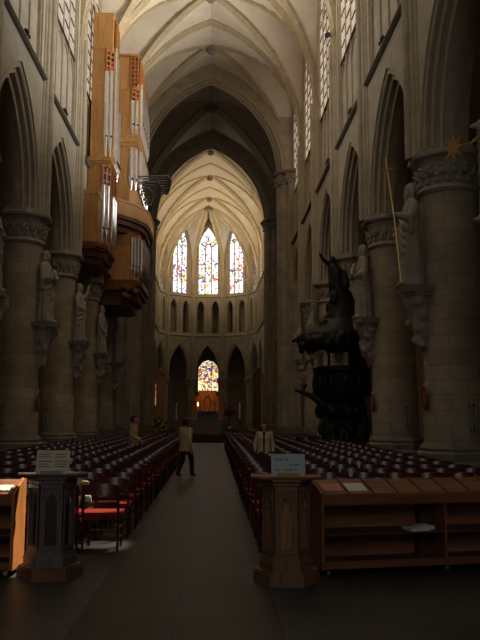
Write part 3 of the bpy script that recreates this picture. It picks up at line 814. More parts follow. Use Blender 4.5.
for (sx, k), (pose, H, lab) in STAT.items():
    rz = (R(90) if sx < 0 else R(-90)) + sx * R(12 if sx < 0 else 6)
    o = fuse(statue_mesh('statue', k * 17 + sx, pose, H), 'apostle_statue', M['carved'], None, .028, 3)
    o.location = (colx(sx) - sx * (.85 if sx < 0 else .98) - (.20 if (sx, k) == (1, 2) else 0) + (.14 if (sx, k) == (-1, 3) and False else 0), BAY * k - .06 - (.25 if (sx, k) == (1, 2) else 0), ZL[sx]); o.scale = (.95, .95, 1.14); o.rotation_euler = (0, 0, rz)
    tag(o, lab, 'statue', 'apostle statues on the columns')
    if (sx, k) == (1, 3):
        s = MB(); s.tube([(.29, -.40, .05), (.29, -.54, 1.42), (.29, -.74, 2.80)], .022, 8); s.box((.29, -.705, 2.55), (.035, .40, .035), Matrix.Rotation(R(8), 3, 'X')); s.build('staff', M['gilt'], o)
    if (sx, k) == (1, 2):
        st = MB(); pts = []
        for i in range(16):
            a = PI * i / 8; rr = .21 if i % 2 == 0 else .09; pts.append((rr * math.cos(a), rr * math.sin(a)))
        m3 = Matrix.Translation((.30, -.95, .98)) @ Matrix.Rotation(R(90), 4, 'X') @ Matrix.Rotation(R(35), 4, 'Y')
        st.prism(pts, -.02, .02, m3); st.tube([(.02, -.30, 1.30), (.16, -.55, 1.12), (.30, -.93, .98)], .02, 6); st.build('star', M['gilt'], o)

# ------------------------------------------------------------------ little things fixed to the columns
def loudspeaker(p, rz, lab):
    t = thing('column_loudspeaker', lab, 'loudspeaker', p, rz, 'slim loudspeakers on the columns')
    a = MB()
    for d in (-.055, .055): a.tube([(d, 0, 0), (d, 0, .72)], .024, 10)
    a.build('tube_pair', M['steel'], t, 40)
    b = MB(); b.box((0, .04, .08), (.15, .06, .05)); b.box((0, .04, .64), (.15, .06, .05)); b.build('bracket', M['black'], t)
SIDE = {-1: 'organ', 1: 'pulpit'}
for sx in (-1, 1):
    for k in ((3, 4, 5) if sx < 0 else (3, 4)):
        ang = R(-90 + sx * 14); rr = .80
        loudspeaker((colx(sx) + rr * math.cos(ang), BAY * k + rr * math.sin(ang), 1.28), ang + PI / 2,
                    'slim twin tube loudspeaker low on the %s of the %s side' % ({3: 'nearest full column', 4: 'second column', 5: 'third column'}[k], SIDE[sx]))
    for k in ((3, 4) if sx < 0 else (3, 4, 5)):
        pq = MB(); pq.lathe([(.02, .03), (.16, .035), (.24, .03), (.27, .05), (.29, .03), (.29, 0)], n=24)
        m = Matrix.Translation((colx(sx) - sx * .735, BAY * k - .12, 2.1)) @ Matrix.Rotation(-sx * PI / 2, 4, 'Y') 
        pq.xf(m); o = pq.build('consecration_plaque', M['plaque'], None, 40)
        tag(o, 'round painted plaque on the inner face of the %s, %s side' % ({3: 'nearest full column', 4: 'second column', 5: 'column behind the pulpit'}[k], SIDE[sx]), 'plaque', 'round plaques on the columns')
        cr = MB(); cr.box((0, 0, .042), (.34, .06, .02)); cr.box((0, 0, .042), (.06, .34, .02)); cr.xf(m); cr.build('cross', M['brass'], o)

# floodlights on the ledge
def floodlight(sx, y, lab):
    t = thing('floodlight', lab, 'floodlight', (sx * (XW - .16), y, ZSTR + .17), -sx * PI / 2, 'floodlights on the triforium ledge')
    t.scale = (.6, .6, .6)
    h = MB(); h.prism([(-.13, -.16), (.13, -.16), (.18, .12), (.10, .17), (-.10, .17), (-.18, .12)], 0, .22, Matrix.Translation((0, .1, .14)) @ Matrix.Rotation(R(-50), 4, 'X')); h.build('housing', M['black'], t)
    b = MB(); b.b2(-.2, -.17, -.03, .03, 0, .2); b.b2(.17, .2, -.03, .03, 0, .2); b.b2(-.2, .2, -.03, .03, -.02, .02); b.build('yoke', M['black'], t)
    return t
FLOOD = [(-1, 21.2, 'nearest black floodlight on the ledge above the organ side arches'), (-1, 27.0, 'black floodlight on the organ side ledge, just before the organ case'),
         (1, 21.2, 'nearest black floodlight on the pulpit side ledge'), (1, 26.5, 'second black floodlight along the pulpit side ledge'), (1, 32.0, 'third black floodlight along the pulpit side ledge')]
for a in FLOOD: floodlight(*a)
for (y, lab) in ((24.2, 'small spotlight clamped to a wall shaft beside the sunlit window'), (30.25, 'small spotlight on a wall shaft, second along the pulpit side')):
    t = thing('spotlight', lab, 'spotlight', (5.1, y - .1, 17.75), 0, 'spotlights on the wall shafts')
    a = MB(); a.tube([(0, -.15, .05), (-.1, -.32, -.1)], [.09, .12], 10); a.build('head', M['black'], t, 40)
    a = MB(); a.tube([(.25, .1, 0), (.05, -.05, .02), (0, -.15, .05)], .03, 6); a.build('arm', M['black'], t, 40)

# ------------------------------------------------------------------ swallow's nest organ on the left wall
organ = thing('pipe_organ', "large oak pipe organ hung like a swallow's nest high on the nave wall", 'organ', (-XW, 36.5, 8.4))
OX, OY, OZ = -XW, 36.5, 8.4
def loc(p): return (p[0] - OX, p[1] - OY, p[2] - OZ)
def omb(mb): return mb.xf(Matrix.Translation((-OX, -OY, -OZ)))
def case(y0, y1, xf, ch, z0, z1, zc, nm='case_panel', far=False):
    """tower: side wall facing the west, chamfered front corner up to zc, full corner above; seen from -Y"""
    mb = MB(); x0 = -XW + .02
    pl = [(x0, y0), (xf - ch, y0), (xf, y0 + ch), (xf, y1 - (ch if far else 0))] + ([(xf - ch, y1)] if far else [(xf, y1)]) + [(x0, y1)]
    pl2 = [(x, y) for x, y in pl]
    mb.prism(pl, z0, zc)
    mb.prism([(x0, y0), (xf, y0), (xf, y1), (x0, y1)], zc, z1)
    # framing strips on the side wall
    for z in [z0 + .03] + [z0 + (z1 - z0) * q for q in (.27, .52, .77)] + [z1 - .06]:
        xe = xf if z > zc else xf - ch
        mb.b2(x0, xe, y0 - .025, y0 + .02, z - .05, z + .05)
    for x in (x0 + .05, (x0 + xf - ch) / 2):
        mb.b2(x - .04, x + .04, y0 - .02, y0 + .02, z0, z1)
    omb(mb); return mb.build(nm, M['oak'], organ)
def cornice(pl, z, h, out, mt='oak', nm='cornice'):
    mb = MB(); cx = sum(p[0] for p in pl) / len(pl); cy = sum(p[1] for p in pl) / len(pl)
    def off(o): return [(x + (o if x > cx else 0), y + (o if y > cy else -o)) for x, y in pl]
    mb.prism(off(out * .5), z, z + h * .4); mb.prism(off(out), z + h * .35, z + h * .7); mb.prism(off(out * .7), z + h * .65, z + h)
    omb(mb); return mb.build(nm, M[mt], organ)
def pipes(pa, pb, n, z0, z1, shape, rfac=.46):
    """a flat of display pipes between plan points pa and pb, each pipe a part"""
    pa = Vector((pa[0], pa[1], 0)); pb = Vector((pb[0], pb[1], 0)); w = (pb - pa).length / n
    for i in range(n):
        p = pa + (pb - pa) * ((i + .5) / n); u = (i + .5) / n; top = z0 + (z1 - z0) * shape(u); r = w * rfac; ft = min(.9, (top - z0) * .2)
        mb = MB(); mb.lathe([(r * .3, z0), (r, z0 + ft), (r, z0 + ft + .02), (r, top), (r * .8, top)], (p.x, p.y, 0), 14, caps=False)
        omb(mb); o = mb.build('pipe', M['tin'], organ, 40)
        nrm = Vector(((pb - pa).y, -(pb - pa).x, 0)).normalized(); c = p + nrm * r * .93
        mo = MB(); mo.box((c.x, c.y, z0 + ft + .12), (r * .9, r * .25, r * .7), Matrix.Rotation(math.atan2((pb - pa).y, (pb - pa).x), 3, 'Z')); omb(mo); mo.build('mouth', M['black'], o)
def grille(pa, pb, z0, z1, nx, nz, seed, pad=.06):
    """pipe shade: a lattice of light oak with red and dark fields"""
    r = random.Random(seed); pa = Vector((pa[0], pa[1], 0)); pb = Vector((pb[0], pb[1], 0)); d = (pb - pa).normalized(); nrm = Vector((d.y, -d.x, 0)); W = (pb - pa).length
    m3 = Matrix.Rotation(math.atan2(d.y, d.x), 3, 'Z')
    def bx(mb, u0, u1, a, b, t0, t1):
        c = pa + d * ((u0 + u1) / 2) + nrm * ((t0 + t1) / 2); mb.box((c.x, c.y, (a + b) / 2), (u1 - u0, t1 - t0, b - a), m3)
    fr = MB()
    for i in range(nx + 1): u = W * i / nx; bx(fr, max(0, u - .03), min(W, u + .03), z0, z1, .02, pad + .04)
    zz = [z0 + (z1 - z0) * j / nz for j in range(nz + 1)]
    for z in zz: bx(fr, 0, W, z - .03, z + .03, .02, pad + .035)
    red = MB(); blk = MB()
    for i in range(nx):
        for j in range(nz):
            q = r.random(); mb = red if q < .5 else blk
            bx(mb, W * i / nx + .03, W * (i + 1) / nx - .03, zz[j] + .03, zz[j + 1] - .03, .0, .05)
    omb(fr); g = fr.build('pipe_shade', M['lightoak'], organ)
    if red.v: omb(red); red.build('red_field', M['shade_red'], g)
    if blk.v: omb(blk); blk.build('dark_field', M['black'], g)
# near tower, upper and lower case
A0, A1, AF, AC = 33.0, 34.5, -4.47, .32
case(A0, A1, AF, AC, 13.1, 20.15, 18.4)
cornice([(-XW + .02, A0), (AF, A0), (AF, A1), (-XW + .02, A1)], 20.1, .14, .05)
pipes((AF - AC + .0, A0 - .05), (AF + .03, A0 + AC - .04), 2, 13.35, 17.6, lambda u: .93 + .06 * u)
pipes((AF + .10, A0 + AC + .05), (AF + .10, A1 - .1), 3, 13.35, 18.8, lambda u: 1 - .10 * abs(u - .3), .24)
grille((AF - AC, A0 - .02), (AF, A0 + AC - .02), 17.4, 18.4, 2, 4, 1)
grille((AF + .02, A0 + AC), (AF + .02, A1), 18.7, 20.05, 2, 6, 2)
case(A0 - .4, A1, AF + .02, AC, 9.0, 13.0, 12.7)
cornice([(-XW + .02, A0 - .4), (AF + .02, A0 - .4), (AF + .02, A1), (-XW + .02, A1)], 12.85, .30, .10)
pipes((AF + .02 - AC, A0 - .45), (AF + .05, A0 - .4 + AC - .04), 2, 9.25, 12.0, lambda u: .95)
pipes((AF + .12, A0 - .4 + AC + .05), (AF + .12, A1 - .1), 3, 9.25, 11.6, lambda u: .95, .24)
grille((AF + .02 - AC, A0 - .42), (AF + .02, A0 - .4 + AC - .02), 11.7, 12.75, 2, 3, 3)
grille((AF + .04, A0 - .4 + AC), (AF + .04, A1), 11.3, 12.8, 3, 3, 4)
fr = MB()
for (x, y) in ((AF + .02 - AC - .02, A0 - .43), (AF + .06, A0 - .4 + AC), (AF + .08, A0 + .6), (AF + .08, A1)): fr.b2(x - .03, x + .03, y - .03, y + .03, 9.0, 12.9)
fr.b2(AF + .06, AF + .10, A0 - .1, A1, 10.9, 10.98)
omb(fr); fr.build('case_post', M['lightoak'], organ)
mb = MB(); mb.b2(-XW + .02, AF + .04 - AC, A0 - 1.5, A0 - .4, 9.0, 11.25); mb.b2(-XW + .02, AF + .08 - AC, A0 - 1.54, A0 - .4, 11.1, 11.3); mb.b2(-XW + .02, AF + .08 - AC, A0 - 1.53, A0 - .4, 9.0, 9.12)
for x in (-5.3, -5.0, AF - AC): mb.b2(x - .04, x + .04, A0 - 1.52, A0 - 1.4, 9.0, 11.2)
omb(mb); mb.build('side_case', M['oak'], organ)
for i, (z, o) in enumerate(((8.72, .08), (8.45, -.04), (8.22, -.2))):
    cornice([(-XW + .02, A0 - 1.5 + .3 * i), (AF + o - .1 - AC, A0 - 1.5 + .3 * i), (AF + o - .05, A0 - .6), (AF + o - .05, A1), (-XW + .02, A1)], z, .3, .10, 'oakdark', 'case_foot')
# middle tower, projecting further
B0, B1, BF, BC = 37.3, 42.4, -3.74, .34
case(B0, B1, BF, BC, 12.3, 20.3, 18.5, far=True)
cornice([(-XW + .02, B0), (BF, B0), (BF, B1), (-XW + .02, B1)], 20.25, .16, .05)
cornice([(-XW + .02, B0), (BF, B0), (BF, B1), (-XW + .02, B1)], 15.4, .55, .16)
pipes((BF - BC - .02, B0 - .06), (BF + .04, B0 + BC - .04), 2, 16.1, 18.0, lambda u: .9 + .08 * u)
pipes((BF + .12, B0 + BC + .05), (BF + .12, B1 - BC), 7, 16.1, 19.2, lambda u: 1 - .35 * abs(u - .25), .24)
grille((BF - BC, B0 - .02), (BF, B0 + BC - .02), 17.8, 18.6, 2, 3, 6)
grille((BF - .34, B0 + .0), (BF, B0 + .0), 18.6, 20.2, 2, 7, 7)
grille((BF + .02, B0 + .1), (BF + .02, B1 - .1), 18.9, 20.2, 7, 5, 8)
pipes((BF - BC - .02, B0 - .06), (BF + .04, B0 + BC - .04), 2, 13.1, 15.4, lambda u: .95)
pipes((BF + .12, B0 + BC + .05), (BF + .12, B1 - BC), 7, 13.1, 15.4, lambda u: .95, .24)
# gallery rail wrapping the middle tower
gal = [(-XW + .02, B0 - 1.7), (-4.75, B0 - 1.7), (-4.25, B0 - .9), (-3.75, B0 - .25), (-3.28, B0 + .8), (-3.18, B0 + 1.6), (-3.18, B1 - .9), (-3.4, B1 + .3), (-4.5, B1 + 1.5), (-XW + .02, B1 + 1.5)]
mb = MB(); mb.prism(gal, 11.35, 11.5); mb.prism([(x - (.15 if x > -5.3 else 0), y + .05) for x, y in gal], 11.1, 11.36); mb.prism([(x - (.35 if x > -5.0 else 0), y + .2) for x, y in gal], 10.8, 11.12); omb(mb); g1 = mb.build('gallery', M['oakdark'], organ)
mb = MB()
for a, b in zip([gal[0]] + gal[1:-1], gal[1:-1] + [gal[-1]]):
    d = Vector((b[0] - a[0], b[1] - a[1], 0)); L_ = d.length; c = ((a[0] + b[0]) / 2, (a[1] + b[1]) / 2)
    m3 = Matrix.Rotation(math.atan2(d.y, d.x), 3, 'Z')
    mb.box((c[0], c[1], 11.85), (L_ + .03, .07, .75), m3); mb.box((c[0], c[1], 12.22), (L_ + .07, .16, .10), m3); mb.box((c[0], c[1], 11.55), (L_ + .06, .13, .10), m3)
omb(mb); mb.build('parapet', M['oak'], g1)
case(B0, B1 - .3, -3.54, .40, 8.4, 10.9, 10.89)
pipes((-3.94, B0 - .05), (-3.5, B0 + .36), 3, 8.6, 10.7, lambda u: .95)
pipes((-3.46, B0 + .5), (-3.46, B1 - 1), 7, 8.6, 10.7, lambda u: .95, .34)
mb = MB()
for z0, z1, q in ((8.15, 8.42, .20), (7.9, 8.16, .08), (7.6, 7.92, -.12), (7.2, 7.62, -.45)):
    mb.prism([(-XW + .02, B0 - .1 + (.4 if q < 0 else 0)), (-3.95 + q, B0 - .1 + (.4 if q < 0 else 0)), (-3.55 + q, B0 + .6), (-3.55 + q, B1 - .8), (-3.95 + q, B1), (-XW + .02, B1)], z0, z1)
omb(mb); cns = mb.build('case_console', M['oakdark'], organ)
mb = MB()
for i in range(30):
    mb.ell((rng.uniform(-4.3, -3.55), rng.uniform(B0 - .2, B0 + 2.2), rng.uniform(7.45, 8.2)), (.16, .2, .16), 8, 6)
mb.loft([(-3.9, B0 + 1.2, 7.4, .3, .8), (-3.9, B0 + 1.2, 8.2, .4, 1.0)], 14)
omb(mb); fuse(mb, 'carving', M['oakdark'], cns, .06, 2)
# linking flats between the towers
for (ya, yb, zt) in ((A1, B0 + .02, 17.6), (B1, 44.6, 17.0)):
    mb = MB(); mb.b2(-XW + .02, -4.85, ya, yb, 8.6, zt); omb(mb); mb.build('case_back', M['oak'], organ)
pipes((-4.74, A1 + .1), (-4.74, B0 - .1), 5, 13.2, 17.2, lambda u: .75 + .2 * u)
# horizontal trumpets standing out of the middle tower
for i in range(8):
    for j in range(3):
        y = B0 + .45 + .42 * i; L_ = (1.75, 1.25, .8)[j] - .06 * abs(i - 2); z = 13.95 - .34 * j
        mb = MB(); n = 12; pts = [(BF, y, z), (BF + L_ * .7, y, z + .02), (BF + L_ * .9, y, z + .025), (BF + L_, y, z + .03)]
        mb.tube(pts, [.028, .06, .085, .125], n, caps=False); omb(mb); mb.build('horizontal_trumpet', M['trumpet'], organ, 40)

# ------------------------------------------------------------------ black baroque pulpit
pul = thing('pulpit', 'huge black carved wooden pulpit with figures on its sounding board', 'pulpit', (5.02, 28.2, 0), 0)
def pb(mb, name, vox=None, parent=pul, disp=None):
    return fuse(mb, name, M['pulpit'], parent, vox, 2, disp) if vox else mb.build(name, M['pulpit'], parent, 40)
mb = MB(); mb.lathe([(.75, 2.05), (.82, 2.15), (.96, 2.35), (1.0, 2.6), (1.0, 3.25), (1.08, 3.32), (1.08, 3.45), (1.0, 3.5)], (.1, 0, 0), 12); tub = pb(mb, 'tub')
mb = MB()
for k in range(12):
    t = 2 * PI * k / 12; mb.ell((.1 + 1.0 * math.cos(t), 1.0 * math.sin(t), 2.85), (.12, .12, .3), 8, 6); mb.tube([(.1 + 1.02 * math.cos(t + .26), 1.02 * math.sin(t + .26), 2.4), (.1 + 1.02 * math.cos(t + .26), 1.02 * math.sin(t + .26), 3.3)], .05, 6)
mb.build('tub_panel', M['pulpit'], tub, 40)
mb = MB(); r2 = random.Random(4)                       # carved figures and rockwork carrying the tub
mb.loft([(.15, 0, 0, .95, .9), (.15, 0, .5, .85, .85), (.15, 0, 1.2, .72, .7), (.15, 0, 2.1, .8, .78)], 18)
for i in range(60):
    z = r2.uniform(.1, 2.0); t = r2.uniform(0, 2 * PI); mb.ell((.15 + .85 * math.cos(t), .8 * math.sin(t), z), (r2.uniform(.1, .25), r2.uniform(.1, .25), r2.uniform(.12, .34)), 8, 6)
for x in (-.55, .75):                                  # two standing figures
    mb.cap((x, -.55, .1), (x, -.5, 1.1), .26, .2); mb.cap((x, -.5, 1.1), (x, -.48, 1.55), .2, .17); mb.ell((x, -.5, 1.85), (.11, .12, .15)); mb.cap((x - .2, -.5, 1.5), (x - .32, -.7, 1.15), .08, .06); mb.cap((x + .2, -.5, 1.5), (x + .25, -.7, 1.2), .08, .06)
pb(mb, 'figure_base', .05)
mb = MB()                                              # stair with branching rail to the left
mb.tube([(-1.7, -.2, 2.62), (-1.3, -.2, 2.5), (-.9, -.3, 2.3), (-.6, -.4, 2.0)], [.05, .09, .14, .2], 8); mb.tube([(-1.4, -.2, 2.55), (-1.25, -.25, 2.85)], .05, 6); mb.tube([(-1.0, -.2, 2.4), (-.9, -.2, 2.9), (-.7, -.2, 3.2)], .06, 6)
pb(mb, 'bough_rail', .03)
mb = MB(); mb.tube([(-.35, .1, 3.4), (-.35, .1, 4.5)], .05, 8); pb(mb, 'slim_post'); mb = MB(); mb.tube([(.75, .35, 3.4), (.85, .5, 4.6)], [.32, .42], 10); pb(mb, 'back_post')
mb = MB(); r2 = random.Random(9)                       # sounding board with drapery
mb.loft([(-.1, 0, 4.35, 1.25, 1.1), (-.1, 0, 4.5, 1.42, 1.2), (-.1, 0, 4.75, 1.36, 1.15), (.05, 0, 5.0, 1.0, .85), (.15, 0, 5.3, .7, .6)], 24)
for i in range(46):
    t = 2 * PI * i / 46; mb.ell((-.1 + 1.36 * math.cos(t), 1.16 * math.sin(t), r2.uniform(4.2, 4.6)), (.13, .13, r2.uniform(.14, .3)), 7, 5)
for i in range(26):
    t = r2.uniform(0, 2 * PI); q = r2.uniform(.2, .9); mb.ell((.05 + q * math.cos(t), q * .8 * math.sin(t), 4.95 + (1 - q) * .7), (.2, .2, .22), 8, 6)
mb.cap((-1.45, -.1, 4.6), (-1.75, -.1, 4.45), .13, .06)
sb = pb(mb, 'sounding_board', .045)
mb = MB(); r2 = random.Random(12)                      # figure group rising above it
mb.loft([(.25, 0, 4.9, .75, .6), (.3, 0, 5.4, .72, .55), (.25, 0, 5.9, .55, .42), (.05, 0, 6.4, .38, .32), (-.02, 0, 6.9, .34, .28), (-.1, 0, 7.3, .26, .22), (-.15, 0, 7.5, .12, .12)], 18)
mb.ell((-.18, 0, 7.62), (.13, .14, .17)); mb.cap((-.2, 0, 7.35), (-.55, -.05, 7.62), .11, .07); mb.cap((-.55, -.05, 7.62), (-.68, -.05, 7.85), .07, .05); mb.cap((-.05, 0, 7.3), (.25, -.1, 7.1), .12, .09); mb.cap((.25, -.1, 7.1), (.3, -.2, 6.6), .12, .16)
for i in range(34):
    z = r2.uniform(5.0, 7.1); k = 1 - (z - 5) / 3; t = r2.uniform(0, 2 * PI); mb.ell((.2 - (z - 5) * .12 + .62 * k * math.cos(t), .5 * k * math.sin(t), z), (r2.uniform(.1, .2), r2.uniform(.1, .2), r2.uniform(.14, .3)), 8, 6)
pb(mb, 'figure_group', .045, sb)

# ------------------------------------------------------------------ chairs
def chair_parts():
    W, D, H = .47, .43, .80; hs = .445; out = {}
    def leg(x, y, h, r=.017, back=0):
        m = MB(); m.tube([(x, y, 0), (x, y, hs), (x, y - back, h)] if back else [(x, y, 0), (x, y, h)], r, 6); return m
    L = [leg(-W / 2 + .02, -D / 2, H, .018, .045), leg(W / 2 - .02, -D / 2, H, .018, .045), leg(-W / 2 + .03, D / 2 - .02, hs - .01), leg(W / 2 - .03, D / 2 - .02, hs - .01)]
    s = MB(); s.prism([(-W / 2 + .01, -D / 2 + .01), (W / 2 - .01, -D / 2 + .01), (W / 2 + .01, D / 2), (-W / 2 - .01, D / 2)], hs - .012, hs + .02)
    a = MB(); a.b2(-W / 2 + .02, W / 2 - .02, -D / 2 - .012, -D / 2 + .012, hs - .07, hs - .012); a.b2(-W / 2 + .02, W / 2 - .02, D / 2 - .035, D / 2 - .01, hs - .07, hs - .012)
    for sg in (-1, 1): a.b2(sg * (W / 2 - .03) - .01, sg * (W / 2 - .03) + .01, -D / 2, D / 2 - .02, hs - .07, hs - .012)
    st = MB()
    for z in (.14, .26):
        for sg in (-1, 1): st.tube([(sg * (W / 2 - .025), -D / 2, z), (sg * (W / 2 - .03), D / 2 - .02, z)], .010, 5)
    st.tube([(-W / 2 + .03, D / 2 - .02, .20), (W / 2 - .03, D / 2 - .02, .20)], .010, 5)
    b = MB()
    for (z0, z1) in ((.685, .80), (.545, .60)):
        n = 8; P = []
        for i in range(n + 1):
            u = i / n * 2 - 1; x = u * (W / 2 - .015); bow = -.045 * (1 - u * u); yb = -D / 2 - .045 * ((z0 + z1) / 2 - hs) / (H - hs); crown = .022 * (1 - u * u) if z1 > .7 else 0
            tl = .024 if z1 > .7 else 0; P.append([(x, yb + bow - .009 - tl * .4, z0), (x, yb + bow + .009 - tl * .4, z0), (x, yb + bow + .009 + tl * .6, z1 + crown), (x, yb + bow - .009 + tl * .6, z1 + crown)])
        pts = [p for q in P for p in q]
        b.add(pts, [(4 * i + k, 4 * i + (k + 1) % 4, 4 * i + 4 + (k + 1) % 4, 4 * i + 4 + k) for i in range(n) for k in range(4)] + [(0, 1, 2, 3), tuple(4 * n + k for k in range(4))])
    return L, s, a, st, b
def make_chair():
    t = thing('church_chair', 'x', 'chair')
    L, s, a, st, b = chair_parts()
    for l in L: l.build('leg', M['chair'], t, 40)
    s.build('seat', M['seat'], t); a.build('seat_frame', M['chair'], t); st.build('stretcher', M['chair'], t, 40); b.build('backrest', M['chair'], t, 50)
    return t
L, s, a, st, b = chair_parts(); one = MB()
for q in L + [s, a, b]:
    one.add(q.v, q.f)
one_me = one.mesh('church_chair', smooth=40); one_me.materials.append(M['chair']); one_me.materials.append(M['seat'])
nleg = sum(len(l.f) for l in L)
for i, p in enumerate(one_me.polygons):
    if nleg <= i < nleg + len(s.f): p.material_index = 1
proto = make_chair(); used = [False]
ROWS, SEATS, PITCH, Y0 = 31, 8, .96, 9.72
place = []
for row in range(ROWS):
    for sx in (-1, 1):
        for seat in range(SEATS):
            x = (-1.07 if sx < 0 else 1.10) + sx * .505 * seat; y = Y0 + PITCH * row
            if abs(x) > 4.7 or (sx > 0 and 27 < y < 30.4 and x > 3.2): continue
            if row == 1 and sx < 0 and seat == 99: continue
            place.append((row, sx, seat, x, y))
place.sort(key=lambda q: q[0])
PEOPLE_AT = [(-2.13, 23.3), (1.62, 19.6)]
place = [q for q in place if not any(abs(q[3] - px) < .42 and abs(q[4] - py) < .45 for px, py in PEOPLE_AT)]
SW = ['aisle seat', 'second seat from the aisle', 'third seat from the aisle', 'fourth seat from the aisle', 'fifth seat from the aisle', 'sixth seat from the aisle', 'seventh seat from the aisle', 'eighth seat from the aisle']
FULL, IND = 8, 300
cnt = 0; rest = MB(); jr = random.Random(3)
for (row, sx, seat, x, y) in place:
    x += jr.uniform(-.012, .012); y += jr.uniform(-.03, .03); rz = R(jr.uniform(-1.3, 1.3))
    lab = 'dark red wooden chair, %s side, %s row from the entrance, %s' % (SIDE[sx], ordw[row] if row < len(ordw) else 'far', SW[seat])
    if row < FULL:
        if not used[0]: c = proto; c.location = (x, y, 0); c.rotation_euler = (0, 0, rz); c['label'] = lab; used[0] = True
        else: c = dup(proto, (x, y, 0), rz, lab)
    elif cnt < IND:
        c = link('church_chair', one_me); c.location = (x, y, 0); c.rotation_euler = (0, 0, rz); tag(c, lab, 'chair')
    else:
        m = Matrix.Translation((x, y, 0)) @ Matrix.Rotation(rz, 4, 'Z')
        rest.add([m @ Vector(v) for v in one.v], one.f); continue
    cnt += 1; c['group'] = 'red chairs in rows across the nave'
if rest.v:
    o = rest.build('far_chair_block', M['chair'], None, 40, fix=False); tag(o, 'farthest rows of dark red chairs before the crossing', 'chairs', 'red chairs in rows across the nave', 'stuff')
# ------------------------------------------------------------------ hexagonal gothic lecterns
def make_lectern(name, label, locn, body, panel, base, top, turn=0):
    t = thing(name, label, 'lectern', locn, turn, 'gothic oak lecterns')
    def hexa(r, z0, z1, m): 
        m.prism([(r * math.cos(PI / 3 * k), r * math.sin(PI / 3 * k)) for k in range(6)], z0, z1)
    b = MB(); hexa(.335, 0, .105, b); hexa(.32, .105, .125, b); b.build('plinth', M[base], t)
    b = MB(); hexa(.272, .125, .20, b); hexa(.28, .195, .212, b); hexa(.262, .212, .24, b); hexa(.245, .24, .265, b); hexa(.235, .265, .295, b); b.build('base_moulding', M[body], t)
    b = MB(); hexa(.198, .26, .97, b); bo = b.build('body', M[body], t)
    # each face: recessed panel, pointed trefoil arch and spandrel tracery
    for k in range(6):
        a = PI / 3 * k + PI / 6; m = Matrix.Rotation(a - PI / 2 + PI, 4, 'Z') @ Matrix.Translation((0, -.198 * math.cos(PI / 6), 0))
        m = Matrix.Rotation(a + PI / 2, 4, 'Z') @ Matrix.Translation((0, -.198 * math.cos(PI / 6), 0))
        p = MB(); pts = [(-.062, .335)] + lancet(.062, .74, .105, 6) + [(.062, .335)]
        n = len(pts); p.add([(x, -.003, z) for x, z in pts], [tuple(range(n))]); p.xf(m); p.build('panel', M[panel], bo, fix=False)
        f = MB(); FL = Frame((0, -.034, 0), (1, 0, 0), (0, 1, 0)); la = lancet(.066, .75, .105, 8)
        wall_open(f, FL, -.110, .110, .29, .945, la, .325)
        ao = arch_orders(FL, .066, .75, .105, [(.0, .006), (.008, .014), (.008, .032)], roll=.006, zfoot=.325, n=8); f.add(ao.v, ao.f)
        f.b2(-.110, -.090, -.046, -.034, .29, .945); f.b2(.090, .110, -.046, -.034, .29, .945); f.b2(-.110, .110, -.048, -.034, .905, .945); f.b2(-.09, .09, -.044, -.034, .29, .318)
        for sg in (-1, 1):                          # trefoil cusps and spandrel leaf
            f.tube([(sg * .060, -.02, .71), (sg * .030, -.024, .75), (sg * .041, -.022, .80)], .008, 5)
            f.tube([(sg * .082, -.038, .80), (sg * .050, -.042, .868), (sg * .084, -.038, .885), (sg * .082, -.038, .81)], .006, 5)
        f.tube([(0, -.02, .835), (-.018, -.02, .81), (0, -.02, .785), (.018, -.02, .81), (0, -.02, .835)], .006, 5)
        f.xf(m); f.build('tracery', M[body], bo, fix=False)
    b = MB(); hexa(.238, .94, .96, b); hexa(.258, .96, .985, b); hexa(.248, .985, 1.0, b); hexa(.285, 1.0, 1.02, b); b.build('cornice', M[body], t)
    b = MB(); b.prism([(-.36, -.14), (-.24, -.24), (.24, -.24), (.36, -.14), (.36, .20), (-.36, .20)], 1.02, 1.045); b.prism([(-.36, -.15), (-.25, -.25), (.25, -.25), (.36, -.15), (.36, .20), (-.36, .20)], 1.028, 1.038); b.build('desk_top', M[top], t)
    return t
LL = Vector((-1.385, 8.12, 0)); LR = Vector((1.05, 7.82, 0))
make_lectern('gothic_lectern', 'dark carved oak lectern beside the sunlit bookcase end, cream card on top', LL, 'lectern', 'lecpanel', 'lecbase', 'lecpanel', R(10))
make_lectern('gothic_lectern', 'brown carved oak lectern beside the long bookcase, pale blue card on top', LR, 'lectern2', 'lecpanel2', 'lectern2', 'oakdark', R(-5))
def card(name, label, p, w, h, m, holder):
    t = thing(name, label, 'sign', p, R(0))
    rot = Matrix.Rotation(R(-12), 4, 'X')
    b = MB(); b.box((0, 0, h / 2), (w, .006, h)); b.xf(rot); c = b.build('card', M[m], t)
    s = MB(); s.b2(-w * .32, w * .32, -.05, -.012, -.0, .035); s.b2(-w * .32, w * .32, -.012, .06, 0, .012); s.build('holder', M[holder], t)
    return t, c, rot
def lettering(txt, size, m, parent, rot, x, z, align='LEFT'):
    cu = bpy.data.curves.new('lettering', 'FONT'); cu.body = txt; cu.size = size; cu.align_x = align; cu.extrude = .0008
    cu.materials.append(M[m]); q = link('q', cu); bpy.context.view_layer.update(); dg = bpy.context.evaluated_depsgraph_get()
    me = bpy.data.meshes.new_from_object(q.evaluated_get(dg)); bpy.data.objects.remove(q); me.materials.clear(); me.materials.append(M[m]); o = link('lettering', me, parent)
    o.matrix_local = rot @ Matrix.Translation((x, -.0045, z)) @ Matrix.Rotation(PI / 2, 4, 'X'); return o
t, c, rot = card('notice_card', 'cream card with two columns of small print, on the dark lectern', (LL.x + .01, LL.y - .10, 1.046), .345, .245, 'cream', 'steel')
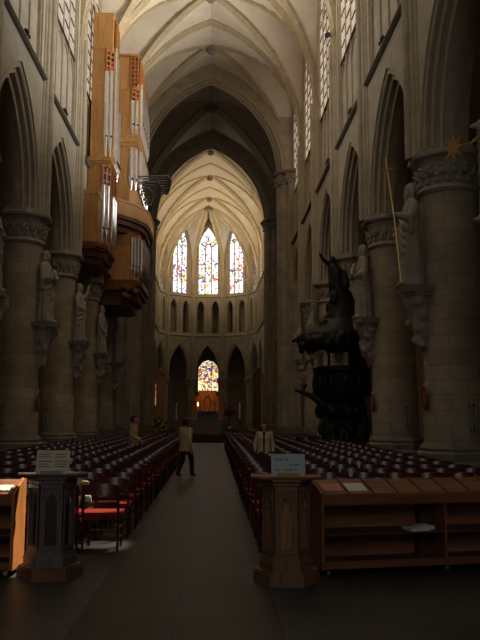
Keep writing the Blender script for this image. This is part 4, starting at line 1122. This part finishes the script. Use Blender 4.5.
for col in (-1, 1):
    for i, (z, ws) in enumerate(((.20, .11), (.173, .12), (.125, .12), (.098, .10), (.072, .12))):
        b = MB(); x = -.15 if col < 0 else .02; r = random.Random(i * 3 + col); q = x
        while q < x + ws:
            l = r.uniform(.010, .028); b.b2(q, q + l, -.0045, -.003, z, z + .009); q += l + .006
        b.xf(rot); b.build('print_line', M['ink'], c)
t, c, rot = card('notice_card', 'pale blue card with bold handwriting, on the brown lectern', (LR.x + .015, LR.y - .10, 1.046), .345, .225, 'bluecard', 'brass')
lettering('Near by', .042, 'ink', c, rot, -.135, .158)
lettering('prayer', .042, 'inkblue', c, rot, .012, .106)
lettering('Deur in gebruik', .036, 'ink', c, rot, -.14, .055)

# ------------------------------------------------------------------ low bookcases on castors
def bookcase(label, p, rz, W, divs, side_l, side_r, slots):
    t = thing('bookcase', label, 'bookcase', p, rz, 'low pine bookcases at the entrance'); D = .46
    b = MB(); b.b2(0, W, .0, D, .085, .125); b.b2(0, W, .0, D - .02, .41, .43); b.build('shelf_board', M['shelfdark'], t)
    b = MB(); b.b2(0, W, D - .02, D, .09, .92); b.build('back_panel', M['shelfback'], t)
    b = MB(); b.b2(0, W, -.012, .012, .075, .15); b.b2(0, W, -.012, .012, .735, .84); b.b2(0, W, 0, D, .72, .735); b.build('front_rail', M['shelf'], t)
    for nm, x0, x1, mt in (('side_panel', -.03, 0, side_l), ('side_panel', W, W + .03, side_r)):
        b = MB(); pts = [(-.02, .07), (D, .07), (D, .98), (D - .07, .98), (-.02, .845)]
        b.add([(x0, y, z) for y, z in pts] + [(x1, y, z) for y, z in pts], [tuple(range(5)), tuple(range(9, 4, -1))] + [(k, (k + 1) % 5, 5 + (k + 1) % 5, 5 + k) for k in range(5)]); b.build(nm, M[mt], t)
    for d in divs:
        b = MB(); b.b2(d - .012, d + .012, -.005, D - .02, .1, .735); b.build('divider', M['shelf'], t)
        b = MB(); b.b2(d - .17, d - .012, .30, D - .025, .13, .41); b.b2(d - .15, d - .012, .32, D - .025, .43, .72); b.build('inner_compartment', M['shelfdark'], t)  # compartments drawn as solid blocks in the shade-darkened pine
    # sloped leaflet tray
    b = MB(); b.add([(0, 0, .84), (W, 0, .84), (W, D - .07, .96), (0, D - .07, .96), (0, 0, .735), (W, 0, .735), (W, D - .07, .735), (0, D - .07, .735)], [(0, 1, 2, 3), (4, 5, 1, 0), (6, 7, 3, 2), (5, 6, 2, 1), (7, 4, 0, 3)])
    tr = b.build('leaflet_tray', M['shelf'], t)
    for i in range(slots + 1):
        x = W * i / slots; b = MB(); b.add([(x - .006, 0, .84), (x + .006, 0, .84), (x + .006, D - .07, .96), (x - .006, D - .07, .96), (x - .006, 0, .865), (x + .006, 0, .865), (x + .006, D - .07, .985), (x - .006, D - .07, .985)], [(0, 1, 2, 3), (4, 5, 6, 7), (0, 1, 5, 4), (2, 3, 7, 6), (1, 2, 6, 5), (3, 0, 4, 7)]); b.build('slot_divider', M['shelf'], tr)
    for x in (.06, W * .5, W - .06):
        for y in (.06, D - .06):
            b = MB(); b.tube([(x - .014, y, .032), (x + .014, y, .032)], .032, 12); b.b2(x - .02, x + .02, y - .012, y + .012, .05, .09); b.build('castor', M['steel'], t, 40)
    return t
def tray_z(y): return .84 + y / .39 * .12
B1p = Vector((1.46, 8.0, 0)); B1r = R(10)
bookcase('long reddish wooden bookcase with open shelves and leaflet tray, beside the brown lectern', B1p, B1r, 2.8, (1.38, 2.7), 'shelf', 'shelf', 10)
B2p = Vector((-3.90, 8.04, 0))
bookcase('pale wooden bookcase whose end panel is lit by sun, beside the dark lectern', B2p, 0, 2.12, (1.0,), 'shelf', 'lightoak', 8)  # end panel paler than the other side, sunlight in its colour
def at(p, rz, q): return (p + Matrix.Rotation(rz, 3, 'Z') @ Vector(q))
def leaflet(label, p, rz, x, w, m, y0=.05, y1=.24, grp='leaflets in the bookcase trays'):
    b = MB(); z = .012
    b.add([(-w / 2, 0, 0), (w / 2, 0, 0), (w / 2, y1 - y0, (y1 - y0) * .3077), (-w / 2, y1 - y0, (y1 - y0) * .3077)] + [(-w / 2, 0, z), (w / 2, 0, z), (w / 2, y1 - y0, (y1 - y0) * .3077 + z), (-w / 2, y1 - y0, (y1 - y0) * .3077 + z)], [(0, 1, 2, 3), (4, 5, 6, 7), (0, 1, 5, 4), (2, 3, 7, 6), (1, 2, 6, 5), (3, 0, 4, 7)])
    o = b.build('leaflet', M[m]); o.location = at(p, rz, (x, y0, tray_z(y0) + .002)); o.rotation_euler = (0, 0, rz); tag(o, label, 'leaflet', grp)
leaflet('pinkish leaflet in the first slot of the long bookcase tray', B1p, B1r, .136, .22, 'paperpink')
leaflet('white leaflet in the second slot of the long bookcase tray', B1p, B1r, .40, .23, 'paper')
leaflet('white leaflet on top of the pale bookcase, near its sunlit end', B2p, 0, 1.97, .22, 'paper', .06, .2)
leaflet('orange tinted leaflet on the pale bookcase, beside the white one', B2p, 0, 1.68, .22, 'paperpink', .06, .3)
def booklet(label, p, rz, q, w, d, h, ang):
    b = MB(); b.box((0, 0, h / 2), (w, d, h)); o = b.build('booklet', M['paper']); o.location = at(p, rz, q); o.rotation_euler = (0, 0, rz + ang); tag(o, label, 'booklet', 'white booklets on the shelf')
    b = MB(); b.b2(-w / 2 - .003, w / 2 + .003, -d / 2 - .003, d / 2 + .003, h, h + .003); b.build('cover', M['white'], o)
booklet('white booklet lying on the bookcase shelf, left of its twin', B1p, B1r, (1.08, .10, .432), .23, .2, .022, R(6))
booklet('white booklet lying on the bookcase shelf, against the divider', B1p, B1r, (1.22, .20, .432), .16, .21, .03, R(-2))

# ------------------------------------------------------------------ people
def hand(mb, w, d, side, s=1.0):
    w = Vector(w); d = Vector(d).normalized(); side = (Vector(side) - d * d.dot(Vector(side))).normalized(); nrm = d.cross(side)
    a = w + d * .01 * s; mb.cap(a, a + d * .07 * s, .026 * s, .034 * s, 8); mb.cap(a + side * .016 * s, a + side * .018 * s + d * .07 * s, .022 * s, .02 * s, 8); mb.cap(a - side * .016 * s, a - side * .018 * s + d * .066 * s, .022 * s, .02 * s, 8)
    for i, l in enumerate((.068, .078, .072, .056)):
        b = a + d * .078 * s + side * (.0235 * (1.5 - i)) * s; c = b + d * l * .5 * s + nrm * .006 * s; e = c + d * l * .42 * s + nrm * .02 * s
        mb.cap(b, c, .0092 * s, .0088 * s, 6); mb.cap(c, e, .0088 * s, .0075 * s, 6)
    b = a + side * .028 * s + d * .015 * s; c = b + side * .03 * s + d * .03 * s; mb.cap(b, c, .0115 * s, .010 * s, 6); mb.cap(c, c + d * .03 * s + side * .004 * s, .010 * s, .0085 * s, 6)
def head(mb, c, s=1.0, yaw=0):
    """face towards -Y"""
    C = Vector(c); Rm = Matrix.Rotation(yaw, 3, 'Z')
    def e(p, r, n=12, m=9): mb.ell(C + Rm @ (Vector(p) * s), [q * s for q in r], n, m, Rm)
    e((0, 0, .015), (.076, .095, .105), 18, 14); e((0, -.03, -.06), (.058, .06, .055)); e((0, -.082, -.095), (.026, .02, .02))
    e((0, -.102, -.015), (.013, .02, .03)); e((0, -.105, -.028), (.017, .013, .011))
    e((0, -.086, -.062), (.025, .012, .006)); e((0, -.085, -.072), (.022, .012, .007))
    for g in (-1, 1):
        e((g * .03, -.083, .022), (.02, .014, .008)); e((g * .03, -.084, .008), (.012, .010, .008)); e((g * .077, .01, -.008), (.010, .02, .03)); e((g * .045, -.06, -.02), (.025, .025, .022))
def make_person(label, locn, rz, J, wear, hair_m='hairdark', scale=1.0, hyaw=0, group=None, hs=1.0):
    """J: joints with sides l/r; wear builds the clothes"""
    t = thing('person', label, 'person', locn, rz, group); s = scale
    mb = MB(); S = lambda p: Vector(p) * s
    mb.loft([(J['pel'][0] * s, J['pel'][1] * s, (J['pel'][2] - .08) * s, .14 * s, .11 * s), (J['pel'][0] * s, J['pel'][1] * s, (J['pel'][2] + .05) * s, .15 * s, .115 * s), (J['ches'][0] * s, J['ches'][1] * s, (J['ches'][2] - .15) * s, .125 * s, .095 * s), (J['ches'][0] * s, J['ches'][1] * s, J['ches'][2] * s, .15 * s, .105 * s), (J['neck'][0] * s, J['neck'][1] * s, (J['neck'][2] - .07) * s, .13 * s, .075 * s), (J['neck'][0] * s, J['neck'][1] * s, (J['neck'][2] - .02) * s, .06 * s, .055 * s)], 18)
    mb.cap(S(J['neck']) - Vector((0, 0, .05 * s)), S(J['head']) - Vector((0, 0, .05 * s)), .052 * s, .048 * s)
    head(mb, S(J['head']), s * hs, hyaw)
    for g in 'lr':
        sh, el, wr = S(J['sh' + g]), S(J['el' + g]), S(J['wr' + g]); mb.cap(sh, el, .050 * s, .040 * s); mb.cap(el, wr, .039 * s, .027 * s)
        hand(mb, wr, wr - el, Vector((0, -1, .2)) if g == 'l' else Vector((0, -1, .2)), s)
        hp, kn, an, to = S(J['hp' + g]), S(J['kn' + g]), S(J['an' + g]), S(J['to' + g])
        mb.cap(hp, kn, .085 * s, .056 * s); mb.cap(kn, an, .054 * s, .036 * s); mb.cap(an - Vector((0, 0, .02 * s)), to, .036 * s, .028 * s)
    fuse(mb, 'body', M['skin'], t, .0062 * s, 2)
    hb = MB(); C = S(J['head']); Rm = Matrix.Rotation(hyaw, 3, 'Z')
    def e(p, r): hb.ell(C + Rm @ (Vector(p) * s * hs), [q * s * hs for q in r], 14, 10, Rm)
    e((0, .022, .045), (.086, .093, .088)); e((0, .05, -.01), (.08, .06, .09)); e((0, -.05, .095), (.06, .045, .03))
    for g in (-1, 1): e((g * .07, .03, -.01), (.022, .05, .07))
    if 'long' in wear: e((0, .06, -.10), (.085, .05, .12))
    fuse(hb, 'hair', M[hair_m], t, .010 * s, 2)
    def limb(mb, a, b, ra, rb): mb.cap(S(a), S(b), ra * s, rb * s, 12)
    if 'trousers' in wear:
        m = MB(); p = J['pel']
        m.loft([(p[0] * s, p[1] * s, (p[2] - .10) * s, .15 * s, .12 * s), (p[0] * s, p[1] * s, (p[2] + .10) * s, .155 * s, .122 * s)], 18)
        for g in 'lr':
            an = Vector(J['an' + g]); limb(m, J['hp' + g], J['kn' + g], .098, .072); limb(m, J['kn' + g], an + Vector((0, 0, .0)), .072, .058)
        fuse(m, 'trousers', M[wear['trousers']], t, .012 * s, 3)
    for g in 'lr':
        m = MB(); limb(m, Vector(J['an' + g]) - Vector((0, 0, .03)), J['to' + g], .046, .038); a = Vector(J['an' + g]); b = Vector(J['to' + g]); limb(m, a + (a - b).normalized() * .03 - Vector((0, 0, .045)), b, .035, .036)
        fuse(m, 'shoe', M[wear.get('shoe', 'shoe')], t, .010 * s, 2)
    top, hem, open_ = wear['top']
    m = MB(); p, c, n = Vector(J['pel']), Vector(J['ches']), Vector(J['neck'])
    hz = hem
    rings = [(p.x, p.y, hz, .205, .155), (p.x, p.y, (hz + p.z) / 2 + .02, .19, .148), (p.x, p.y, p.z + .08, .168, .135), ((p.x + c.x) / 2, (p.y + c.y) / 2, (p.z + .08 + c.z) / 2, .155, .122), (c.x, c.y, c.z, .175, .13), (n.x, n.y, n.z - .085, .16, .10), (n.x, n.y, n.z - .03, .085, .078), (n.x, n.y, n.z - .005, .07, .068)]
    if hz > p.z: rings = rings[2:]
    m.loft([tuple(q * s for q in r) for r in rings], 24)
    sl = MB()
    for g in 'lr':
        q = sl if 'sleeves' in wear else m
        limb(q, J['sh' + g], J['el' + g], .070, .058); w = Vector(J['wr' + g]); e_ = Vector(J['el' + g]); limb(q, e_, e_ + (w - e_) * .93, .058, .044)
    if sl.v: fuse(sl, 'sleeves', M[wear['sleeves']], t, .009 * s, 2)
    o = fuse(m, wear.get('topname', 'jacket'), M[top], t, .011 * s, 3, lambda co, nn: .006 * s * noise.noise(co * 14 / s))
    if open_:
        m = MB(); m.loft([tuple(q * s for q in r) for r in [(p.x, p.y - .025, hz + .04, .045, .140), (p.x, p.y - .02, p.z + .08, .045, .13), (c.x, c.y - .02, c.z, .05, .125), (n.x, n.y - .02, n.z - .06, .055, .09), (n.x, n.y - .01, n.z - .01, .05, .07)]], 16)
        fuse(m, 'shirt', M[open_], t, .010 * s, 2)
    if 'collar' in wear:
        m = MB(); pts = [S(n) + Vector((.075 * s * math.cos(q), .072 * s * math.sin(q), -.01 * s + .012 * s * math.sin(q))) for q in [2 * PI * k / 14 for k in range(15)]]; m.tube(pts, .018 * s, 7); m.build('collar', M[wear['collar']], o, 40)
    return t
STAND = dict(pel=(0, 0, .88), ches=(0, 0, 1.18), neck=(0, .01, 1.36), head=(0, -.015, 1.49), shl=(-.16, .01, 1.29), shr=(.16, .01, 1.29), ell=(-.21, .02, 1.03), elr=(.21, .02, 1.03), wrl=(-.22, -.06, .80), wrr=(.22, -.06, .80),
             hpl=(-.085, 0, .84), hpr=(.085, 0, .84), knl=(-.09, -.01, .46), knr=(.09, -.01, .46), anl=(-.09, .02, .085), anr=(.09, .02, .085), tol=(-.10, -.13, .035), tor=(.10, -.13, .035))
W = dict(STAND); W.update(knl=(-.085, -.16, .48), anl=(-.085, -.18, .10), tol=(-.085, -.33, .045), knr=(.085, .03, .45), anr=(.085, .24, .12), tor=(.085, .12, .045), ell=(-.21, .08, 1.05), wrl=(-.24, .10, .80), elr=(.21, -.04, 1.04), wrr=(.20, -.20, .86))
make_person('person in a long tan jacket and dark trousers walking up the aisle', (-.45, 20.8, .004), R(180 - 35), W, dict(top=('jacket', .70, None), trousers='trousers', collar='cardigan'), scale=.985)
A = dict(STAND); A.update(elr=(.20, .02, 1.03), wrr=(.17, -.14, .86), ell=(-.20, -.02, 1.04), wrl=(-.13, -.2, .90))
make_person('person in a long beige coat standing among the chairs on the organ side', (-2.13, 23.3, 0), R(75), A, dict(top=('coat', .50, None), trousers='trousers', topname='coat', collar='coat'), scale=1.03)
make_person('person in an open pale cardigan over a dark top among the pulpit side chairs', (1.62, 19.6, 0), R(-8), dict(STAND, wrl=(-.25, -.04, .80), wrr=(.25, -.04, .80), ell=(-.24, .02, 1.04), elr=(.24, .02, 1.04)), dict(top=('cardigan', .66, 'greentop'), trousers='trousers', topname='cardigan', long=1), scale=.93)
# small child standing between the first two rows, turned towards the aisle
K = dict(STAND); K.update(head=(0, -.02, 1.60), shl=(-.18, .01, 1.29), shr=(.18, .01, 1.29), ell=(-.26, .0, 1.0), elr=(.26, .0, 1.0), wrl=(-.26, -.16, .76), wrr=(.26, -.16, .76))
make_person('small fair-haired child in a dark top standing between chairs behind the dark lectern', (-1.40, 10.2, 0), R(48), K, dict(top=('greentop', .62, None), trousers='trousers', topname='top', collar='white', shoe='tanshoe', sleeves='white'), hair_m='hairfair', scale=.445, hs=1.55)

# ------------------------------------------------------------------ choir steps, altar, reredos, candles
b = MB()
for i in range(3): b.b2(-2.6 + i * .12, 2.6 - i * .12, 47.2 + .38 * i, 56, .15 * i, .15 * (i + 1))
st = b.build('chancel_platform', M['carpet']); tag(st, 'low stepped dark red platform at the end of the aisle', 'platform')
b = MB()
for i in range(5): b.b2(-1.05, .85, 51.6 + .36 * i, 54.6, .45 + .17 * i, .45 + .17 * (i + 1))
sp = b.build('altar_steps', M['base']); tag(sp, 'flight of narrow stone steps rising behind the low red platform', 'steps')
alt = thing('altar', 'stone altar table standing on top of the narrow steps', 'altar', (-.10, 53.9, 1.30))
b = MB(); b.b2(-.9, .9, -.4, .4, .62, .72); b.build('slab', M['carved'], alt)
b = MB(); b.b2(-.75, -.55, -.3, .3, 0, .62); b.b2(.55, .75, -.3, .3, 0, .62); b.b2(-.55, .55, -.15, .15, 0, .62); b.build('support', M['base'], alt)
cd = thing('altar_candle', 'lit candle on the left end of the altar', 'candle', (-.80, 53.7, 2.02))
b = MB(); b.lathe([(.07, 0), (.07, .02), (.025, .04), (.025, .06)], n=10); b.build('holder', M['brass'], cd, 40)
b = MB(); b.lathe([(.03, .05), (.03, .30)], n=10); b.build('wax', M['wax'], cd, 40)
b = MB(); b.lathe([(.012, .31), (.05, .40), (.045, .50), (.012, .62)], n=10); b.build('flame', M['flame'], cd, 40)
for x, lab in ((-2.15, 'tall white candle on a stand at the organ side of the choir'), (2.05, 'tall white candle on a stand at the pulpit side of the choir')):
    t = thing('candle_stand', lab, 'candle', (x, 50.2, .45 if abs(x) < 2.3 else 0), 0, 'tall candles before the altar')
    b = MB(); b.lathe([(.20, 0), (.20, .04), (.05, .1), (.035, .9), (.07, .95), (.07, 1.0)], n=12); b.build('stand', M['brass'], t, 40)
    b = MB(); b.lathe([(.042, 1.0), (.042, 2.05), (.01, 2.09)], n=12); b.build('wax', M['wax'], t, 40)
RX = CXA + .06
rd = thing('altar_piece', 'glowing carved wooden altar-piece with pointed niches below the chapel window', 'altar-piece', (RX, 85.2, 0))
b = MB(); b.b2(-1.85, 1.85, 0, .35, 1.5, 3.9); b.b2(-1.0, 1.0, 0, .3, 3.9, 4.5); b.b2(-1.95, 1.95, -.1, .4, 1.35, 1.55); b.build('back_board', M['reredos'], rd)
b = MB(); b.b2(-1.6, 1.6, -.9, .2, 0, 1.35); b.build('altar_block', M['carved'], rd)
for i in range(7):
    x = -1.62 + .54 * i; a = .5 if i == 3 else .2
    b = MB(); hgt = 3.0 if i != 3 else 3.3
    if i == 3:
        b.sweep([(x + u, -.08, z) for u, z in [(-.5, 1.6)] + lancet(.5, 3.0, 1.0, 8) + [(.5, 1.6)]], [(-.08, -.05), (.08, -.05), (.08, .05), (-.08, .05)], (0, 1, 0))
        b.tube([(x, -.08, 4.0), (x, -.08, 4.8)], .05, 6); b.box((x, -.08, 4.6), (.3, .06, .06))
        o = b.build('niche_arch', M['lectern2'], rd)
        f = MB(); f.cap((x, -.12, 1.9), (x, -.12, 2.5), .2, .15); f.ell((x, -.12, 2.85), (.1, .1, .13)); f.cap((x - .14, -.12, 2.5), (x - .22, -.2, 2.2), .06, .05); f.cap((x + .14, -.12, 2.5), (x + .22, -.2, 2.2), .06, .05)
        fuse(f, 'carved_figure', M['reredos'], rd, .03, 2)
    else:
        b.sweep([(x + u, -.05, z) for u, z in [(-a, 1.6)] + lancet(a, 2.9, .45, 6) + [(a, 1.6)]], [(-.06, -.03), (.06, -.03), (.06, .03), (-.06, .03)], (0, 1, 0)); b.build('niche_arch', M['lectern2'], rd)
    for sg in (-1, 1):
        b = MB(); b.tube([(x + sg * .27, -.1, 1.5), (x + sg * .27, -.1, 3.7), (x + sg * .27, -.1, 4.0)], [.045, .04, .01], 6); b.build('pinnacle', M['lectern2'], rd)
# stalls along the choir entrance
for sx, lab in ((-1, 'tall orange-brown wooden stall back at the choir entrance, organ side'), (1, 'tall dark wooden stall back at the choir entrance, pulpit side')):
    t = thing('choir_stall', lab, 'choir stall', (sx * 4.15 - .1, 63.6, 0), 0, 'choir stalls')
    m = 'oak' if sx < 0 else 'oakdark'
    b = MB(); b.b2(-.08, .08, -1.9, 6.0, 0, 5.3); b.build('back_panel', M[m], t)
    b = MB(); b.b2(-.2, .2, -2.0, 6.1, 5.3, 5.55); b.b2(-.14, .14, -1.95, 6.05, 1.3, 1.42); b.build('cornice', M[m], t)
    b = MB(); b.b2(min(0, -sx * .7), max(0, -sx * .7), -1.9, 6.0, .4, .5); b.build('seat', M['oakdark'], t)
    b = MB()
    for i in range(7): b.b2(-.12, .12, -1.9 + 1.3 * i - .05, -1.9 + 1.3 * i + .05, 0, 5.3)
    b.build('post', M[m], t)
# flower arrangements
def flowers(label, p, mpet, s, n, seed):
    r = random.Random(seed); t = thing('flower_arrangement', label, 'flowers', p, 0, 'flower arrangements before the choir')
    b = MB(); b.lathe([(.16, 0), (.16, .04), (.06, .1), (.05, .75), (.16, .95), (.2, 1.0)], n=12); b.build('stand', M['brass'], t, 40)
    a = MB(); f = MB()
    for i in range(n):
        q = Vector((r.gauss(0, 1), r.gauss(0, 1), r.gauss(.4, .8))).normalized() * r.uniform(.12, .42) * s; c = Vector((0, 0, 1.12)) + q
        (f if r.random() < .65 else a).ell(c, (.085, .085, .07), 7, 5)
        a.tube([(0, 0, .98), c], .008, 4)
    a.build('leaves', M['leaf'], t, 50); f.build('petals', M[mpet], t, 50)['kind'] = 'stuff'
flowers('yellow flower arrangement left of the altar steps, beside the red benches', (-3.25, 50.5, 0), 'flower_yel', 1.3, 60, 2)
flowers('red flower arrangement right of the altar steps', (1.55, 56.6, .75), 'flower_red', 1.1, 50, 3)
# ------------------------------------------------------------------ camera
cam = bpy.data.cameras.new('camera'); co = bpy.data.objects.new('camera', cam); COL.objects.link(co); SC.camera = co
cam.sensor_fit = 'HORIZONTAL'; cam.sensor_width = 36; cam.lens = 36 * 750 / 480; cam.clip_end = 300
yaw, pit, rol = R(2.0), R(7.3), R(.15)
f = Vector((math.sin(yaw) * math.cos(pit), math.cos(yaw) * math.cos(pit), math.sin(pit)))
Rt = f.cross(Vector((0, 0, 1))).normalized(); U = Rt.cross(f)
R2 = Rt * math.cos(rol) + U * math.sin(rol); U2 = U * math.cos(rol) - Rt * math.sin(rol)
mw = Matrix.Identity(4)
for i in range(3): mw[i][0] = R2[i]; mw[i][1] = U2[i]; mw[i][2] = -f[i]
mw.translation = Vector((.3, 0, 1.65)); co.matrix_world = mw

# ------------------------------------------------------------------ light
def spot(name, p, to, watts, cone, col, blend=.8, size=.15):
    l = bpy.data.lights.new(name, 'SPOT'); l.energy = watts; l.spot_size = R(cone); l.spot_blend = blend; l.color = col; l.shadow_soft_size = size
    o = link(name, l); o.location = p; d = Vector(to) - Vector(p); o.rotation_euler = d.to_track_quat('-Z', 'Y').to_euler(); return o
def point(name, p, watts, col, size=.3):
    l = bpy.data.lights.new(name, 'POINT'); l.energy = watts; l.color = col; l.shadow_soft_size = size
    o = link(name, l); o.location = p; return o
WARM = (1, .91, .76); DAY = (1, .95, .87)
for (sx, y, _) in FLOOD:
    spot('floodlight_lamp', (sx * (XW - .62), y, ZSTR + .62), (-sx * 3.6, y + 2.0, 25), 4200, 76, WARM, 1.0)
    spot('floodlight_lamp', (sx * (XW - .62), y, ZSTR + .62), (-sx * 5.4, y + 1.5, 16.5), 1900 if sx > 0 else 500, 78, DAY, 1.0)  # second lamp per fixture, added to wash the opposite wall like window daylight
for y in (13, 38.5):  # added lamps without fixtures, brightening the vault and upper walls
    for sx in (-1, 1):
        spot('vault_fill_lamp', (sx * (XW - .62), y, ZSTR + .62), (-sx * 3.6, y + 1.0, 25), 3300, 76, WARM, 1.0)
        spot('vault_fill_lamp', (sx * (XW - .62), y, ZSTR + .62), (-sx * 5.4, y + 1.5, 16.5), 1600 if sx > 0 else 350, 78, DAY, 1.0)
for y in (66, 73, 80):
    for sx in (-1, 1): spot('choir_lamp', (bend(y) + sx * 4.7, y, 15.9), (bend(y) - sx * 2, y + 4.5, 22), 900, 135, (1, .74, .42), 1.0)
spot('altar_spot', (CXA, 80.5, 9.0), (CXA, 85.2, 3.0), 900, 26, (1, .48, .15))
spot('sunbeam', (5.1, 17.0, 18.5), (-1.76, 8.30, .50), 60000, 2.6, (1, .82, .58), .3, .10)
spot('sunbeam', (5.1, 18.8, 18.5), (-1.20, 10.1, .45), 34000, 3.2, (1, .86, .66), .3, .10)
w = bpy.data.worlds.new('world'); SC.world = w; w.use_nodes = True
w.node_tree.nodes['Background'].inputs[0].default_value = (.55, .65, .85, 1); w.node_tree.nodes['Background'].inputs[1].default_value = .05
SC.view_settings.view_transform = 'Standard'; SC.view_settings.look = 'None'; SC.view_settings.exposure = 0; SC.view_settings.gamma = 1
SC.cycles.max_bounces = 8; SC.cycles.diffuse_bounces = 5; SC.cycles.use_denoising = True
